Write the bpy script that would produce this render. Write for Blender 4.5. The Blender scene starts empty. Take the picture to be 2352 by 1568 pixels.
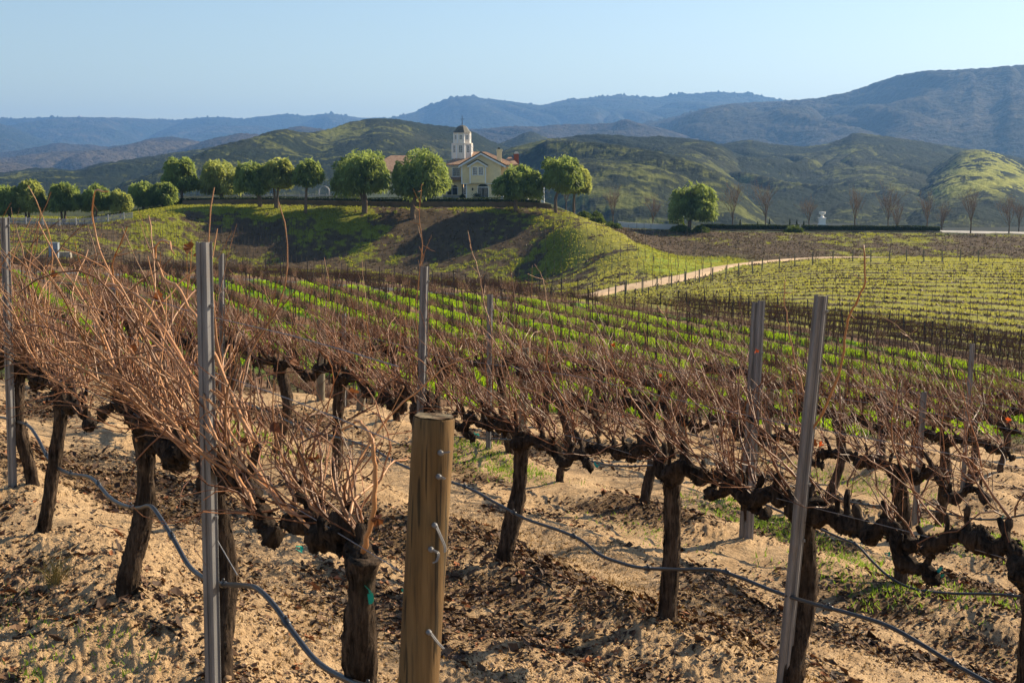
import bpy, math, random
import numpy as np
from math import sin, cos, tan, radians, pi, sqrt, atan2

# ------------------------------------------------------------------ camera, sky, sun, exposure
SC = bpy.context.scene
PITCH = radians(6.95)
cam_d = bpy.data.cameras.new("camera")
cam_d.sensor_width = 36.0
cam_d.lens = 36.0 * 3231.0 / 2352.0
cam_d.clip_start = 0.05
cam_d.clip_end = 60000
cam_d.dof.use_dof = True
cam_d.dof.focus_distance = 16.0
cam_d.dof.aperture_fstop = 16.0
cam = bpy.data.objects.new("camera", cam_d)
SC.collection.objects.link(cam)
cam.location = (0, 0, 0)
cam.rotation_euler = (pi / 2 - PITCH, 0, 0)
SC.camera = cam

SUN_AZ = radians(57)      # to the right of the view direction (+Y), clockwise
SUN_EL = radians(31)
W = bpy.data.worlds.new("World")
SC.world = W
W.use_nodes = True
_nt = W.node_tree
_sky = _nt.nodes.new("ShaderNodeTexSky")
_sky.sky_type = 'NISHITA'
_sky.sun_disc = False
_sky.sun_elevation = SUN_EL
_sky.sun_rotation = SUN_AZ
_sky.altitude = 0
_sky.air_density = 1.0
_sky.dust_density = 0.65
_sky.ozone_density = 1.5
_bg = _nt.nodes["Background"]
_bg.inputs[1].default_value = 0.078
_nt.links.new(_sky.outputs[0], _bg.inputs[0])
sun_d = bpy.data.lights.new("sun", 'SUN')
sun_d.energy = 5.0
sun_d.angle = radians(0.5)
sun_d.color = (1.0, 0.82, 0.58)
sun = bpy.data.objects.new("sun", sun_d)
SC.collection.objects.link(sun)
sun.rotation_euler = (pi / 2 - SUN_EL, 0, pi - SUN_AZ)
SC.view_settings.view_transform = 'Standard'
SC.view_settings.look = 'None'
SC.view_settings.exposure = 0.86
SC.view_settings.gamma = 1.0
SC.cycles.use_denoising = True
SC.cycles.max_bounces = 6
SC.cycles.diffuse_bounces = 3
SC.cycles.volume_bounces = 1
SC.cycles.transparent_max_bounces = 6

# ------------------------------------------------------------------ helpers
RNG = np.random.default_rng(7)
random.seed(7)
F = 3231.0
COSP, SINP = cos(PITCH), sin(PITCH)

def ray(px, py):
    u = (px - 1176.0) / F
    v = (784.0 - py) / F
    return np.array([u, COSP + v * SINP, v * COSP - SINP])

def zy(py):
    v = (784.0 - np.asarray(py, float)) / F
    return (v * COSP - SINP) / (COSP + v * SINP)

def _hash(ix, iy, seed):
    h = (ix.astype(np.int64) * 374761393 + iy.astype(np.int64) * 668265263 + seed * 982451653) & 0xFFFFFFFF
    h = ((h ^ (h >> 13)) * 1274126177) & 0xFFFFFFFF
    h = h ^ (h >> 16)
    return (h & 0xFFFFFF) / float(0xFFFFFF)

def vnoise(x, y, seed=0):
    x = np.asarray(x, float); y = np.asarray(y, float)
    ix = np.floor(x); iy = np.floor(y)
    fx = x - ix; fy = y - iy
    fx = fx * fx * fx * (fx * (fx * 6 - 15) + 10); fy = fy * fy * fy * (fy * (fy * 6 - 15) + 10)
    a = _hash(ix, iy, seed); b = _hash(ix + 1, iy, seed)
    c = _hash(ix, iy + 1, seed); d = _hash(ix + 1, iy + 1, seed)
    return (a + (b - a) * fx) * (1 - fy) + (c + (d - c) * fx) * fy

def fbm(x, y, seed=0, octv=4, gain=0.5):
    s = 0; a = 1.0; t = 0
    ca, sa = cos(0.6), sin(0.6)
    for k in range(octv):
        s = s + a * vnoise(x, y, seed + k * 17); t += a
        a *= gain
        x, y = (x * ca - y * sa) * 2.03 + 3.1, (x * sa + y * ca) * 2.03 + 1.7
    return s / t

def ridged(x, y, seed=0, octv=4, gain=0.5):
    s = 0; a = 1.0; t = 0
    ca, sa = cos(0.5), sin(0.5)
    for k in range(octv):
        s = s + a * (1 - np.abs(2 * vnoise(x, y, seed + k * 31) - 1)); t += a
        a *= gain
        x, y = (x * ca - y * sa) * 2.1 + 5.2, (x * sa + y * ca) * 2.1 + 9.3
    return s / t

def sstep(a, b, x):
    t = np.clip((np.asarray(x, float) - a) / (b - a), 0, 1)
    return t * t * (3 - 2 * t)

def mesh_np(name, V, Q=None, T=None, attrs=None, smooth=True):
    """attrs: dict name -> (N,) float or (N,3) colour per vertex"""
    me = bpy.data.meshes.new(name)
    V = np.ascontiguousarray(V, dtype=np.float32)
    me.vertices.add(len(V))
    me.vertices.foreach_set("co", V.ravel())
    loops = []; starts = []; pos = 0
    if Q is not None and len(Q):
        Q = np.asarray(Q, dtype=np.int32)
        loops.append(Q.ravel()); starts.append(np.arange(len(Q), dtype=np.int32) * 4); pos = len(Q) * 4
    if T is not None and len(T):
        T = np.asarray(T, dtype=np.int32)
        loops.append(T.ravel()); starts.append(pos + np.arange(len(T), dtype=np.int32) * 3)
    L = np.concatenate(loops); S = np.concatenate(starts)
    me.loops.add(len(L)); me.loops.foreach_set("vertex_index", L)
    me.polygons.add(len(S)); me.polygons.foreach_set("loop_start", S)
    me.polygons.foreach_set("use_smooth", np.full(len(S), bool(smooth)))
    if attrs:
        for k, a in attrs.items():
            a = np.asarray(a, dtype=np.float32)
            if a.ndim == 1:
                at = me.attributes.new(k, 'FLOAT', 'POINT'); at.data.foreach_set("value", a)
            else:
                at = me.attributes.new(k, 'FLOAT_COLOR', 'POINT')
                c = np.ones((len(a), 4), np.float32); c[:, :3] = a
                at.data.foreach_set("color", c.ravel())
    me.update(calc_edges=True)
    return me

def link(name, me, mat=None, parent=None, loc=None, rotz=0.0):
    o = bpy.data.objects.new(name, me)
    SC.collection.objects.link(o)
    if mat is not None and me is not None and len(me.materials) == 0:
        me.materials.append(mat)
    if loc is not None: o.location = loc
    o.rotation_euler = (0, 0, rotz)
    if parent is not None: o.parent = parent
    return o

def tag(o, label, cat, group=None):
    o["label"] = label; o["category"] = cat
    if group: o["group"] = group
    return o

def empty(name, loc, rotz=0.0):
    o = bpy.data.objects.new(name, None)
    SC.collection.objects.link(o)
    o.location = loc; o.rotation_euler = (0, 0, rotz)
    o.empty_display_size = 0.3
    return o

def kind(o, k):
    o["kind"] = k
    return o

class MB:
    """collects pieces and links them as ONE mesh object"""
    def __init__(s):
        s.V = []; s.Q = []; s.T = []; s.R = []; s.n = 0
    def add(s, V, Q=None, T=None, rnd=0.5):
        V = np.asarray(V, float).reshape(-1, 3)
        s.V.append(V)
        if Q is not None and len(Q): s.Q.append(np.asarray(Q, int) + s.n)
        if T is not None and len(T): s.T.append(np.asarray(T, int) + s.n)
        r = np.asarray(rnd, float)
        s.R.append(np.full(len(V), float(r)) if r.ndim == 0 else r)
        s.n += len(V)
        return s
    def tube(s, path, rad, sides=6, rnd=0.5, cap=True, rough=0.0, seed=0):
        V, Q, T = tube(path, rad, sides, cap, rough, seed)
        return s.add(V, Q, T, rnd)
    def box(s, a, b, rnd=0.5):
        x0, y0, z0 = a; x1, y1, z1 = b
        V = [(x0, y0, z0), (x1, y0, z0), (x1, y1, z0), (x0, y1, z0), (x0, y0, z1), (x1, y0, z1), (x1, y1, z1), (x0, y1, z1)]
        return s.add(V, [(0, 3, 2, 1), (4, 5, 6, 7), (0, 1, 5, 4), (1, 2, 6, 5), (2, 3, 7, 6), (3, 0, 4, 7)], None, rnd)
    def prism(s, poly, y0, y1, rnd=0.5):
        """polygon of (x,z) extruded along y (convex, fan caps)"""
        n = len(poly)
        V = [(p[0], y0, p[1]) for p in poly] + [(p[0], y1, p[1]) for p in poly]
        Q = [(i, (i + 1) % n, n + (i + 1) % n, n + i) for i in range(n)]
        T = [(0, i + 1, i) for i in range(1, n - 1)] + [(n, n + i, n + i + 1) for i in range(1, n - 1)]
        return s.add(V, Q, T, rnd)
    def lathe(s, prof, sides=24, c=(0, 0, 0), phase=0.0, rnd=0.5):
        prof = np.asarray(prof, float)
        a = np.arange(sides) * 2 * pi / sides + phase
        V = np.stack([c[0] + prof[:, 0:1] * np.cos(a), c[1] + prof[:, 0:1] * np.sin(a), c[2] + np.repeat(prof[:, 1:2], sides, 1)], -1).reshape(-1, 3)
        Q = grid_q(len(prof), sides, True)
        n = len(V)
        V = np.vstack([V, [[c[0], c[1], c[2] + prof[0, 1]], [c[0], c[1], c[2] + prof[-1, 1]]]])
        T = [(n, (i + 1) % sides, i) for i in range(sides)]
        k = (len(prof) - 1) * sides
        T += [(n + 1, k + i, k + (i + 1) % sides) for i in range(sides)]
        return s.add(V, Q, T, rnd)
    def data(s, name, smooth=False):
        V = np.vstack(s.V)
        Q = np.vstack(s.Q) if s.Q else None
        T = np.vstack(s.T) if s.T else None
        return mesh_np(name, V, Q, T, {"rnd": np.concatenate(s.R)}, smooth)
    def build(s, name, mat, parent=None, smooth=False, loc=None, rotz=0.0):
        return link(name, s.data(name, smooth), mat, parent, loc, rotz)

def grid_q(nr, nc, wrap=False):
    i = np.arange(nr - 1)[:, None]; j = np.arange(nc if wrap else nc - 1)[None, :]
    j2 = (j + 1) % nc
    a = i * nc + j; b = i * nc + j2; c = (i + 1) * nc + j2; d = (i + 1) * nc + j
    return np.stack(np.broadcast_arrays(a, b, c, d), -1).reshape(-1, 4)

def tube(path, rad, sides=6, cap=True, rough=0.0, seed=0):
    P = np.asarray(path, float); n = len(P)
    R = np.broadcast_to(np.asarray(rad, float), (n,))
    t = np.gradient(P, axis=0)
    t /= np.linalg.norm(t, axis=1, keepdims=True) + 1e-9
    ref = np.array([0.13, 0.27, 0.95]) if abs(t[:, 2]).mean() < 0.75 else np.array([0.95, 0.2, 0.1])
    a = np.cross(t, ref); a /= np.linalg.norm(a, axis=1, keepdims=True) + 1e-9
    b = np.cross(t, a)
    th = np.arange(sides) * 2 * pi / sides
    rr = np.repeat(R[:, None], sides, 1)
    if rough:
        arc = np.concatenate([[0], np.cumsum(np.linalg.norm(np.diff(P, axis=0), axis=1))])
        A = np.broadcast_to(th[None, :], rr.shape); S = np.broadcast_to(arc[:, None], rr.shape)
        nn = 0.55 * ridged(np.cos(A) * 2.4 + seed, np.sin(A) * 2.4 + S * 3.0 + seed * 3.7, seed, 4, .6) + 0.45 * fbm(np.cos(A) * 3.6 + S * 13, np.sin(A) * 3.6 + seed, seed + 5, 4)
        if rough > .5: nn = .78 * nn + .30 * (fbm(np.cos(A) * 7 + S * 30, np.sin(A) * 7 + S * 9 + seed, seed + 8, 2) - .15)
        rr = rr * (1 + rough * (nn * 2 - 1.05))
    V = (P[:, None, :] + rr[..., None] * (np.cos(th)[None, :, None] * a[:, None, :] + np.sin(th)[None, :, None] * b[:, None, :])).reshape(-1, 3)
    Q = grid_q(n, sides, True)
    T = None
    if cap:
        V = np.vstack([V, P[0:1], P[-1:]])
        k = n * sides; e = (n - 1) * sides
        T = [(k, (i + 1) % sides, i) for i in range(sides)] + [(k + 1, e + i, e + (i + 1) % sides) for i in range(sides)]
    return V, Q, T

def smooth_path(P, n):
    """Catmull-Rom through points, n samples"""
    P = np.asarray(P, float)
    Q = np.vstack([2 * P[0] - P[1], P, 2 * P[-1] - P[-2]])
    m = len(P) - 1
    ts = np.linspace(0, m - 1e-6, n)
    i = ts.astype(int); f = (ts - i)[:, None]
    p0, p1, p2, p3 = Q[i], Q[i + 1], Q[i + 2], Q[i + 3]
    return 0.5 * (2 * p1 + (p2 - p0) * f + (2 * p0 - 5 * p1 + 4 * p2 - p3) * f ** 2 + (3 * p1 - p0 - 3 * p2 + p3) * f ** 3)

def copy_tree(o, parent=None):
    c = o.copy(); SC.collection.objects.link(c)
    c.parent = parent
    for ch in KIDS.get(o.name, []):
        copy_tree(ch, c)
    return c
KIDS = {}
def reg(o):
    """remember the children of a prototype before copying it"""
    KIDS[o.name] = list(o.children)
    for ch in o.children: reg(ch)

# ------------------------------------------------------------------ materials
class G:
    def __init__(s, name):
        s.m = bpy.data.materials.new(name); s.m.use_nodes = True
        s.t = s.m.node_tree
        s.t.nodes.clear()
        s.out = s.t.nodes.new("ShaderNodeOutputMaterial")
    def n(s, typ, ins=None, **props):
        nd = s.t.nodes.new("ShaderNode" + typ)
        for k, v in props.items(): setattr(nd, k, v)
        if ins:
            for k, v in ins.items(): s.set(nd.inputs[k], v)
        return nd
    def set(s, inp, v):
        if isinstance(v, bpy.types.NodeSocket): s.t.links.new(v, inp)
        elif isinstance(v, bpy.types.Node): s.t.links.new(v.outputs[0], inp)
        else:
            if inp.type == 'RGBA' and hasattr(v, '__len__') and len(v) == 3: v = (*v, 1)
            inp.default_value = v
    def mix(s, f, a, b, blend='MIX'):
        nd = s.t.nodes.new("ShaderNodeMix"); nd.data_type = 'RGBA'; nd.blend_type = blend
        s.set(nd.inputs[0], f); s.set(nd.inputs[6], a); s.set(nd.inputs[7], b)
        return nd.outputs[2]
    def math(s, op, a, b=0.0):
        nd = s.t.nodes.new("ShaderNodeMath"); nd.operation = op
        s.set(nd.inputs[0], a); s.set(nd.inputs[1], b)
        return nd.outputs[0]
    def rng(s, v, a, b, c=0.0, d=1.0):
        nd = s.n("MapRange", {0: v, 1: a, 2: b, 3: c, 4: d})
        return nd.outputs[0]
    def noise(s, vec, scale, detail=4, rough=0.55):
        nd = s.n("TexNoise", {"Scale": scale, "Detail": detail, "Roughness": rough})
        if vec is not None: s.set(nd.inputs["Vector"], vec)
        return nd.outputs[0]
    def attr(s, name, col=False):
        nd = s.n("Attribute", attribute_name=name)
        return nd.outputs["Color"] if col else nd.outputs["Fac"]
    def pos(s): return s.n("NewGeometry").outputs["Position"]
    def obj(s): return s.n("TexCoord").outputs["Object"]
    def scale(s, vec, sc):
        nd = s.n("Mapping"); s.set(nd.inputs["Vector"], vec); nd.inputs["Scale"].default_value = sc
        return nd.outputs[0]
    def bsdf(s, col, rough=0.8, bump=None, bstr=0.3, bdist=0.02, metal=0.0, spec=0.3, trans=None, tfac=0.35):
        p = s.n("BsdfPrincipled", {"Roughness": rough, "Metallic": metal, "Specular IOR Level": spec})
        s.set(p.inputs["Base Color"], col)
        if bump is not None:
            b = s.n("Bump", {"Strength": bstr, "Distance": bdist, "Height": bump})
            s.t.links.new(b.outputs[0], p.inputs["Normal"])
        o = p.outputs[0]
        if trans is not None:
            tr = s.n("BsdfTranslucent"); s.set(tr.inputs[0], trans)
            mx = s.n("MixShader", {0: tfac}); s.t.links.new(o, mx.inputs[1]); s.t.links.new(tr.outputs[0], mx.inputs[2])
            o = mx.outputs[0]
        s.t.links.new(o, s.out.inputs[0])
        return s.m

def mat_plain(name, c, rough=0.7, var=0.15, scale=6.0, metal=0.0, spec=0.3, bump=0.0, bdist=0.01, c2=None):
    g = G(name)
    p = g.obj()
    nz = g.noise(p, scale, 5)
    c2 = c2 or tuple(x * (1 - 2 * var) for x in c)
    hi = tuple(min(1, x * (1 + var)) for x in c)
    col = g.mix(g.rng(nz, 0.3, 0.7), c2, hi)
    return g.bsdf(col, rough, g.noise(p, scale * 4, 4) if bump else None, bump, bdist, metal, spec)

def mat_leafy(name, c1, c2, t, tfac=0.35, rough=0.6):
    """foliage: colour varies per leaf (attribute rnd), light shines through"""
    g = G(name)
    r = g.attr("rnd")
    col = g.mix(r, c1, c2)
    tc = g.mix(r, tuple(x * 0.8 for x in t), t)
    return g.bsdf(col, rough, spec=0.25, trans=tc, tfac=tfac)

# ------------------------------------------------------------------ terrain: one height function for everything
DROW = np.array([-0.473, 0.881])      # direction the near vine rows run (away from the camera, to the left)
NROW = np.array([0.881, 0.473])
DMID = np.array([-0.438, 0.899]); NMID = np.array([0.899, 0.438])
_fq = np.array([-60, -20, -6, 1.66, 4.67, 7.65, 10.6, 15, 20, 30, 50, 120.0])
_fz = np.array([-1.5, -1.5, -1.62, -2.07, -2.55, -3.0, -3.44, -3.95, -4.6, -5.7, -7.6, -11.0])

def z_near(x, y):
    q = x * NROW[0] + y * NROW[1]; s = x * DROW[0] + y * DROW[1]
    return np.interp(q, _fq, _fz) - 0.028 * np.clip(s, -15, 60)

def z_mid(x, y):
    q = x * NMID[0] + y * NMID[1]; s = x * DMID[0] + y * DMID[1]
    return -13.6 + 0.025 * s - 0.014 * q

def y_bound(u):        # far edge of the valley vine block
    return np.interp(u, [-0.5, -0.364, -0.159, 0.0388, 0.224, 0.37, 0.55], [150, 144, 140, 126, 106, 91, 80])

COLS = {
    -400: [(165, 590), (195, 520), (300, 'z', -7.6), (420, 'z', -20)],
    0:    [(165, 592), (197, 516), (300, 'z', -7.5), (420, 'z', -20)],
    200:  [(172, 600), (203, 523), (300, 'z', -7.4), (420, 'z', -20)],
    300:  [(190, 605), (208, 503), (225, 'z', -6.9), (300, 'z', -6.5), (420, 'z', -20)],
    390:  [(197, 610), (215, 481), (235, 'z', -5.8), (300, 'z', -5.5), (420, 'z', -20)],
    450:  [(203, 612), (222, 476), (236, 'z', -5.6), (300, 'z', -5.4), (420, 'z', -20)],
    600:  [(206, 616), (226, 473), (240, 'z', -5.4), (310, 'z', -5.4), (420, 'z', -20)],
    900:  [(209, 628), (229, 477), (240, 'z', -5.4), (310, 'z', -5.4), (420, 'z', -20)],
    1180: [(203, 652), (229, 478), (240, 'z', -5.4), (310, 'z', -5.4), (420, 'z', -20)],
    1250: [(150, 682), (203, 655), (228, 478), (240, 'z', -5.5), (290, 'z', -5.6), (400, 'z', -20)],
    1300: [(152, 684), (192, 640), (213, 503), (226, 485), (240, 'z', -6.6), (300, 'z', -9), (400, 'z', -20)],
    1360: [(150, 681), (180, 640), (198, 580), (214, 515), (226, 503), (240, 'z', -9.2), (300, 'z', -10), (420, 'z', -20)],
    1430: [(150, 672), (185, 585), (207, 524), (222, 'z', -9.8), (238, 523), (246, 'z', -10.0), (262, 'z', -12.6), (300, 'z', -15), (420, 'z', -20)],
    1500: [(155, 657), (178, 600), (190, 566), (204, 'z', -12.0), (216, 570), (238, 526), (246, 'z', -10.1), (262, 'z', -12.6), (300, 'z', -15), (420, 'z', -20)],
    1560: [(160, 642), (172, 632), (182, 605), (195, 'z', -13.0), (210, 590), (238, 527), (246, 'z', -10.1), (262, 'z', -12.6), (300, 'z', -15), (420, 'z', -20)],
    1600: [(165, 632), (190, 612), (203, 604), (238, 527), (246, 'z', -10.1), (262, 'z', -12.6), (300, 'z', -15), (420, 'z', -20)],
    1700: [(140, 'z', -12.0), (172, 613), (186, 'z', -12.4), (201, 604), (238, 529), (246, 'z', -10.2), (262, 'z', -12.6), (300, 'z', -15), (420, 'z', -20)],
    1900: [(140, 'z', -11.5), (178, 594), (190, 'z', -12.0), (208, 588), (238, 531), (246, 'z', -10.2), (262, 'z', -12.6), (300, 'z', -15), (420, 'z', -20)],
    2150: [(140, 'z', -11.3), (178, 594), (192, 'z', -12.0), (208, 590), (238, 533), (246, 'z', -10.5), (262, 'z', -12.6), (300, 'z', -15), (420, 'z', -20)],
    2352: [(140, 'z', -11.2), (178, 598), (192, 'z', -12.2), (208, 596), (238, 537), (246, 'z', -10.8), (262, 'z', -12.6), (300, 'z', -15), (420, 'z', -20)],
    2800: [(140, 'z', -11.1), (178, 600), (208, 600), (238, 545), (246, 'z', -11.2), (262, 'z', -12.6), (300, 'z', -15), (420, 'z', -20)],
}
_UT = np.linspace(-0.52, 0.52, 521)
_YT = np.arange(50.0, 441.0, 1.0)
def _table():
    us = []; prof = []
    for px in sorted(COLS):
        u = (px - 1176) / F
        ds = []; zs = []
        yb = float(y_bound(u))
        for d in np.arange(50, yb - 2, 4):
            ds.append(d); zs.append(float(z_mid(u * d, d)))
        ds.append(yb); zs.append(float(z_mid(u * yb, yb)))
        for k in COLS[px]:
            d = k[0]; z = k[2] if k[1] == 'z' else float(zy(k[1])) * d
            if d > ds[-1] + 1: ds.append(d); zs.append(z)
        ds.append(440); zs.append(-21.0)
        us.append(u); prof.append(np.interp(_YT, ds, zs))
    prof = np.array(prof)
    T = np.stack([np.interp(_UT, us, prof[:, j]) for j in range(len(_YT))], 1)
    def blur(A, sig, ax):
        k = np.exp(-0.5 * (np.arange(-3 * sig, 3 * sig + 1) / sig) ** 2); k /= k.sum()
        pad = [(0, 0), (0, 0)]; pad[ax] = (3 * sig, 3 * sig)
        return np.apply_along_axis(lambda v: np.convolve(v, k, 'valid'), ax, np.pad(A, pad, 'edge'))
    return blur(blur(T, 6, 0), 2, 1)
TAB = _table()

def z_far(u, y):
    fu = np.clip((u - _UT[0]) / (_UT[1] - _UT[0]), 0, len(_UT) - 1.001)
    fy = np.clip(y - _YT[0], 0, len(_YT) - 1.001)
    i = fu.astype(int); j = fy.astype(int); a = fu - i; b = fy - j
    z = (TAB[i, j] * (1 - a) + TAB[i + 1, j] * a) * (1 - b) + (TAB[i, j + 1] * (1 - a) + TAB[i + 1, j + 1] * a) * b
    return np.where(y > 440, -21.0 - 0.03 * np.clip(y - 440, 0, 400), z)

ROWQ = [1.6, 4.4, 7.35, 10.27, 12.9, 15.8, 18.8]
def z_base(x, y):
    x = np.asarray(x, float); y = np.asarray(y, float)
    r = np.hypot(x, y)
    th = np.arctan2(x, y)
    yy = r * np.cos(np.clip(th, -0.47, 0.47))
    u = np.tan(np.clip(th, -0.47, 0.47))
    y0 = np.interp(u, [-0.36, -0.2, -0.05, 0.1], [17, 19.5, 21, 23])
    t = sstep(0, 1, (yy - y0) / (58 - y0)) 
    zn = z_near(x, y)
    return zn * (1 - t) + z_far(u, np.maximum(yy, 50)) * t

def worn(q, s):
    """two smooth wheel-worn strips in every alley"""
    dq = np.abs(q[..., None] - np.array(ROWQ)).min(-1)
    return np.exp(-((dq - .92) / .24) ** 2) * sstep(.30, .52, fbm(s * .35, q * .5, 27, 2) + .12)

def z_micro(x, y):
    """sand berms along the rows, ruts, hummocks near the camera"""
    q = x * NROW[0] + y * NROW[1]; s = x * DROW[0] + y * DROW[1]
    r = np.hypot(x, y)
    b = 0
    for k, rq in enumerate(ROWQ):
        wob = 0.12 * (fbm(s * 0.5, s * 0 + k, 3 + k, 2) - 0.5)
        d = (q - rq + wob) / 0.42
        hump = 0.55 + 0.9 * fbm(s * 0.62 + k * 7, q * 0.3, 11 + k, 3)
        b = b + 0.13 * hump * np.exp(-d * d)
    b = b + 0.16 * (fbm(x * 0.55, y * 0.55, 21, 3) - 0.5)
    b = b + 0.085 * (fbm(x * 2.1, y * 2.1, 22, 3) - 0.5) + 0.035 * (fbm(x * 6.5, y * 6.5, 23, 3) - 0.5)
    lump = fbm(x * 17, y * 17, 24, 3)
    wear = worn(q, s)
    b = b - 0.03 * wear
    b = b + (1 - .85 * wear) * 0.075 * np.clip(lump - 0.47, 0, 1) * sstep(0.36, 0.58, fbm(x * 1.1, y * 1.1, 25, 2)) + 0.020 * (0.25 + sstep(0.36, 0.58, fbm(x * 1.1, y * 1.1, 25, 2))) * (fbm(x * 38, y * 42, 26, 2) - 0.5)
    return b * (1 - sstep(24, 40, r))

def Z(x, y):
    x = np.asarray(x, float); y = np.asarray(y, float)
    return z_base(x, y) + z_micro(x, y)
def Zs(x, y): return float(Z(np.array([x]), np.array([y]))[0])

def hit(px, py, dmin=2.5, dmax=420.0):
    """ground point seen at a pixel of the 2352-wide photo"""
    d = ray(px, py); d = d / d[1]
    ys = np.concatenate([np.arange(dmin, 40, 0.02), np.arange(40, dmax, 0.15)]) if dmin < 40 else np.arange(dmin, dmax, 0.15)
    below = d[2] * ys <= Z(d[0] * ys, ys)
    i = int(np.argmax(below)) if below.any() else len(ys) - 1
    y = ys[i]
    return np.array([d[0] * y, y, Zs(d[0] * y, y)])

def at(px, py, y):
    d = ray(px, py); return d / d[1] * y

def on_row(px, py, q):
    """point of the vertical plane of a near row seen at a pixel"""
    d = ray(px, py)
    return d * (q / (d[0] * NROW[0] + d[1] * NROW[1]))

def row_pt(q, s):
    p = NROW * q + DROW * s
    return p

# ------------------------------------------------------------------ ground sheet
def zone_colour(x, y):
    """real surface cover away from the near sand: soil, mulch, grass (base colours)"""
    r = np.hypot(x, y); u = np.where(y > 1, x / np.maximum(y, 1), 0)
    yb = y_bound(u)
    n1 = fbm(x * 0.12, y * 0.12, 41, 4); n2 = fbm(x * 0.5, y * 0.5, 42, 4); n3 = fbm(x * 1.7, y * 1.7, 43, 3)
    c = np.empty(x.shape + (3,))
    soil = np.array([0.22, 0.135, 0.078]); soil2 = np.array([0.12, 0.075, 0.045])
    f = (0.5 * n2 + 0.5 * n3)[..., None]
    c[:] = soil2 + (soil - soil2) * np.clip((f - 0.25) * 2, 0, 1)
    # valley block: every alley carries a green strip
    qm = x * NMID[0] + y * NMID[1]
    alley = np.abs(((qm / 3.6) % 1.0) - 0.5) * 2
    g = sstep(0.62, 0.42, alley + 0.35 * (n2 - 0.5)) * (r > 50) * (y < yb - 1) * np.where(u < -.1, sstep(72, 88, y), sstep(60, 78, y))
    grass = np.array([0.10, 0.20, 0.02])
    c = c * (1 - g[..., None]) + grass * g[..., None]
    # hill with the house: grass high up, mulch lower down
    px = u * F + 1176
    hill = (y > yb + 12)
    tgt_top = np.interp(px, [0, 450, 900, 1180, 1300], [208, 224, 231, 231, 228])
    tgt_toe = np.interp(px, [0, 450, 900, 1180, 1300, 1430], [165, 204, 212, 205, 185, 170])
    hh = np.clip((y - tgt_toe) / (tgt_top - tgt_toe), 0, 1.2)
    gl = np.interp(px, [0, 200, 350, 600, 850, 1000, 1180, 1320, 1420, 1560], [0.40, 0.40, 0.46, 0.56, 0.52, 0.42, 0.42, 0.80, 0.95, 0.95])
    gv = gl - 0.06 + 0.5 * (hh - 0.55) + 1.5 * (n1 - 0.5) + 1.5 * (n2 - 0.5) + 1.0 * (n3 - 0.5)
    gm = sstep(0.42, 0.66, gv)
    hc1 = np.array([0.165, 0.18, 0.026]); mulch = np.array([0.085, 0.062, 0.038])
    hc1 = hc1 * (0.75 + 0.5 * n3[..., None])
    spur = sstep(1290, 1380, px)[..., None]
    hc1 = hc1 * (1 - spur) + np.array([0.26, 0.25, 0.045]) * (0.8 + 0.4 * n3[..., None]) * spur
    hcol = mulch * (0.5 + 0.5 * n2[..., None] + 0.55 * n3[..., None]) * (1 - gm[..., None]) + hc1 * gm[..., None]
    # right bank below the terrace: brown chips with a few green patches
    bank = (px > 1395) & (y > 2.5 + np.interp(px, [1360, 1430, 1500, 1560, 1590, 1700, 2400], [226, 208, 191, 188, 200, 197, 200]) + 6 * (n2 - 0.5))
    gb = sstep(0.56, 0.72, n1 * 0.4 + n2 * 0.35 + n3 * 0.25 + 0.10 * sstep(1850, 1950, px) * sstep(2180, 2080, px))[..., None]
    bcol = np.array([0.082, 0.058, 0.036]) * (0.45 + 0.5 * n2[..., None] + 0.65 * n3[..., None]) * (1 - gb) + np.array([0.19, 0.2, 0.03]) * gb
    hcol = np.where(bank[..., None], bcol, hcol)
    # bright grass in the fold beside the path
    fold = sstep(1430, 1530, px) * sstep(1760, 1650, px) * sstep(162, 170, y) * sstep(212, 200, y)
    fold = np.clip(fold * (0.6 + n2), 0, 1)[..., None]
    hcol = hcol * (1 - fold) + np.array([0.21, 0.27, 0.025]) * (0.75 + 0.5 * n3[..., None]) * fold
    c = np.where(hill[..., None], hcol, c)
    # right field: contour strips of winter grass and bare soil
    yp = np.interp(px, [1250, 1430, 1600, 1700, 1900, 2352, 2800], [140, 150, 165, 172, 178, 178, 178])
    w = (y - yb) / np.maximum(yp - yb, 1)
    nrow = 21
    ph = (w * nrow + 0.5 * (n1 - 0.5)) % 1.0
    st = sstep(0.30, 0.46, np.abs(ph - 0.5) * 2 + 0.55 * (n2 - 0.5) + 0.3 * (n3 - 0.5))
    st = np.maximum(st, sstep(0.90, 0.97, w) * sstep(0.35, 0.5, n2 + 0.1))
    fcol = np.array([0.085, 0.066, 0.036]) * (0.7 + 0.6 * n2[..., None]) * (1 - st[..., None]) + np.array([0.27, 0.265, 0.05]) * (0.75 + 0.5 * n3[..., None]) * st[..., None]
    fld = (px > 1270) & (y > yb + 2) & (w < 1.0)
    c = np.where(fld[..., None], fcol, c)
    # terrace tops and beyond
    far = y > 236
    tcol = np.array([0.05, 0.06, 0.025]) * (0.7 + 0.6 * n1[..., None])
    tcol = np.where((y > 285)[..., None], tcol * .35, tcol)
    c = np.where(far[..., None], tcol, c)
    return c

def litter_field(x, y):
    """where dead leaves and trampled litter lie: broken bands along the alleys"""
    q = x * NROW[0] + y * NROW[1]; s = x * DROW[0] + y * DROW[1]
    dq = np.abs(q[..., None] - np.array(ROWQ)).min(-1)
    a = fbm(s * .55, q * 1.25, 61, 3) + .32 * (fbm(x * 2.6, y * 2.6, 62, 3) - .5)
    return a + .10 * sstep(.25, .6, dq) - .02 - .17 * worn(q, s)

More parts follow.
